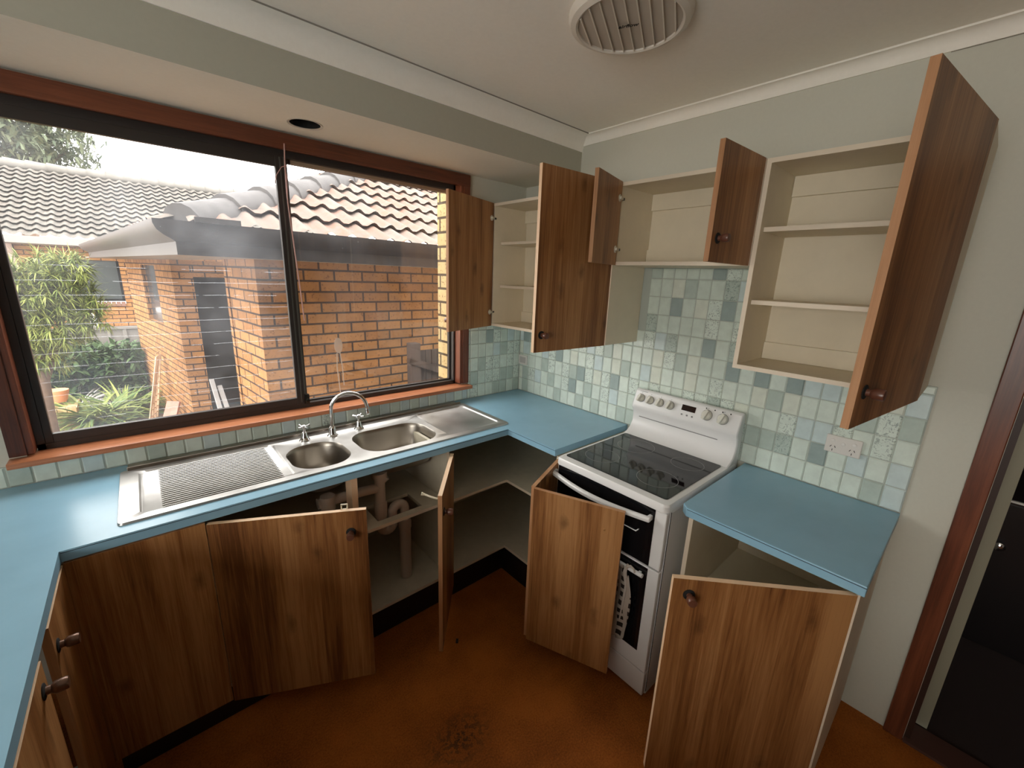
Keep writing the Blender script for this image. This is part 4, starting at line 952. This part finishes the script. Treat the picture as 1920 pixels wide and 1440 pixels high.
for nm, c, r, n, lab, s3 in (('gum_tree', (-7.2, 22.0, 6.6), 3.0, 2600, 'tall grey-green tree behind the grey roof at far left', .16), ('gum_tree', (-5.0, 23.5, 5.9), 2.3, 1500, 'rounded grey-green tree rising over the middle of the grey roof ridge', .15)):
    t = thing(nm, lab, 'tree', (c[0], c[1], GZ), 'trees behind the roof')
    def gg(vs, fs):
        d = rdir(0); cl = Vector((round(d.x*2.2)/2.2, round(d.y*2.2)/2.2, round(d.z*2.2)/2.2)); p = Vector(c)+Vector((cl.x*r*1.2, cl.y*r, cl.z*r*.75))*rv.uniform(.35, 1.0)+rdir()*r*.22*rv.random()
        for k in range(5): blade(vs, fs, p+rdir()*.12, rdir(-.3), rv.uniform(.22, .42), s3*.55, .6, 2)
    leafmesh('crown', LEAF4, t, gg, n)
    G().tube([(c[0], c[1], GZ), (c[0]+.2, c[1], c[2]-r*.6), (c[0], c[1], c[2]+r*.3)], [.3, .2, .08], 8).tube([(c[0]+.1, c[1], c[2]-r*.7), (c[0]+r*.7, c[1], c[2])], [.12, .04], 8).make('trunk', BARK, t, smooth=True)
# overhanging twig at the roof edge of sight
# leaning timbers, rocks, pot
PALE = mat('weathered_timber', rough=.8, build=wood_build((.30, .18, .10), (.46, .31, .19), (.62, .46, .31), False, .5))
ld = []
def lean(name, a, b, w, t, lab, mt, cat='timber', grp=None):
    a, b = Vector(a), Vector(b); d = (b-a); L = d.length; q = d.to_track_quat('Z', 'Y').to_matrix().to_4x4(); g = G(); g.box(-w/2, w/2, -t/2, t/2, 0, L, Matrix.Translation(a) @ q)
    return tag(g.make(name, mt, bevel=.002), lab, cat, grp)
ldr = thing('timber_trellis', 'pale slatted timber trellis leaning on the brick side wall', 'trellis', (-2.1, 6.0, GZ))
for k in (0, 1, 2, 3):
    a, b = Vector((-2.16+.035*k, 5.75+.12*k, GZ)), Vector((-1.93+.016*k, 5.85+.07*k, .36)); q = (b-a).to_track_quat('Z', 'Y').to_matrix().to_4x4()
    G().box(-.011, .011, -.011, .011, 0, (b-a).length, Matrix.Translation(a) @ q).make('stile', PALE, ldr)
for i in range(12):
    t_ = .06+i*.078; a = Vector((-2.16, 5.75, GZ)).lerp(Vector((-1.92, 5.85, .50)), t_); b = Vector((-2.055, 6.11, GZ)).lerp(Vector((-1.872, 6.06, .50)), t_)
    G().tube([a, b], .007, 6).make('rung', PALE, ldr)
BR2 = mat('red_brick_loose', rough=.9, build=speck((.42, .22, .17), .3, 14))
lean('timber_offcut', (-2.02, 5.35, GZ), (-1.86, 5.55, -.27), .10, .03, 'brick-red board leaning on the side wall, nearer of two', BR2, 'board', 'boards by the side wall')
lean('timber_offcut', (-1.96, 5.15, GZ), (-1.80, 5.30, -.22), .10, .03, 'brick-red board leaning on the side wall near the corner', BR2, 'board', 'boards by the side wall')
lean('timber_offcut', (-1.34, 4.2, GZ), (-1.42, 4.62, .2), .05, .03, 'grey board leaning inside the dark porch opening', mat('grey_board', (.35, .34, .34), .8), 'board')
lean('timber_offcut', (-1.24, 4.2, GZ), (-1.34, 4.62, .1), .05, .03, 'lower grey board leaning inside the dark porch opening', MATS['grey_board'], 'board')
def rock(c, r, m, lab, sq=.6):
    b2 = bmesh.new(); bmesh.ops.create_icosphere(b2, subdivisions=3, radius=r)
    for v_ in b2.verts:
        n_ = math.sin(v_.co.x*23+c[0]*5)*math.cos(v_.co.y*19)*.12+math.sin(v_.co.z*31+c[1])*.06; v_.co *= 1+n_; v_.co.z *= sq; v_.co += Vector(c)
    g = G(); g.b = b2; return tag(g.make('garden_rock', m, smooth=True), lab, 'rock')
ORK = mat('orange_rock', rough=.9, build=speck((.58, .33, .20), .2, 7)); GRK = mat('grey_rock', rough=.9, build=speck((.33, .31, .27), .35, 18))
rock((-2.13, 5.80, GZ+.03), .17, ORK, 'rounded orange rock beside the leaning trellis')
rock((-2.72, 5.45, GZ+.02), .28, GRK, 'flat grey rock at the near edge of the garden bed', .3)
rock((-2.42, 5.55, GZ+.01), .16, MATS['bark'] if False else GRK, 'small grey rock right of the flat grey one', .35)
px = thing('planter_box', 'tan timber planter box at the lower left of the window view', 'planter', (-3.35, 6.6, GZ))
TAN = mat('tan_timber', rough=.8, build=wood_build((.40, .26, .12), (.52, .36, .18), (.62, .45, .24), False, .5))
for i in range(7): G().box(-3.60+i*.098, -3.51+i*.098, 6.35, 6.38, GZ, -.36).make('slat', TAN, px)
G().box(-3.60, -2.92, 6.38, 7.0, GZ, -.40).make('box', TAN, px)
tag(G().lathe([(.10, GZ+.34), (.14, GZ+.56), (.15, GZ+.58), (.001, GZ+.55)], Matrix.Translation((-3.42, 6.8, 0)), 20).make('plant_pot', mat('red_pot', (.65, .09, .06), .6), smooth=True), 'red pot standing on the tan planter box', 'pot')
tag(G().lathe([(.09, GZ+.34), (.13, GZ+.50), (.13, GZ+.52), (.001, GZ+.50)], Matrix.Translation((-3.12, 6.75, 0)), 20).make('plant_pot', mat('terracotta_pot', (.62, .27, .13), .8), smooth=True), 'terracotta pot right of the red pot', 'pot')
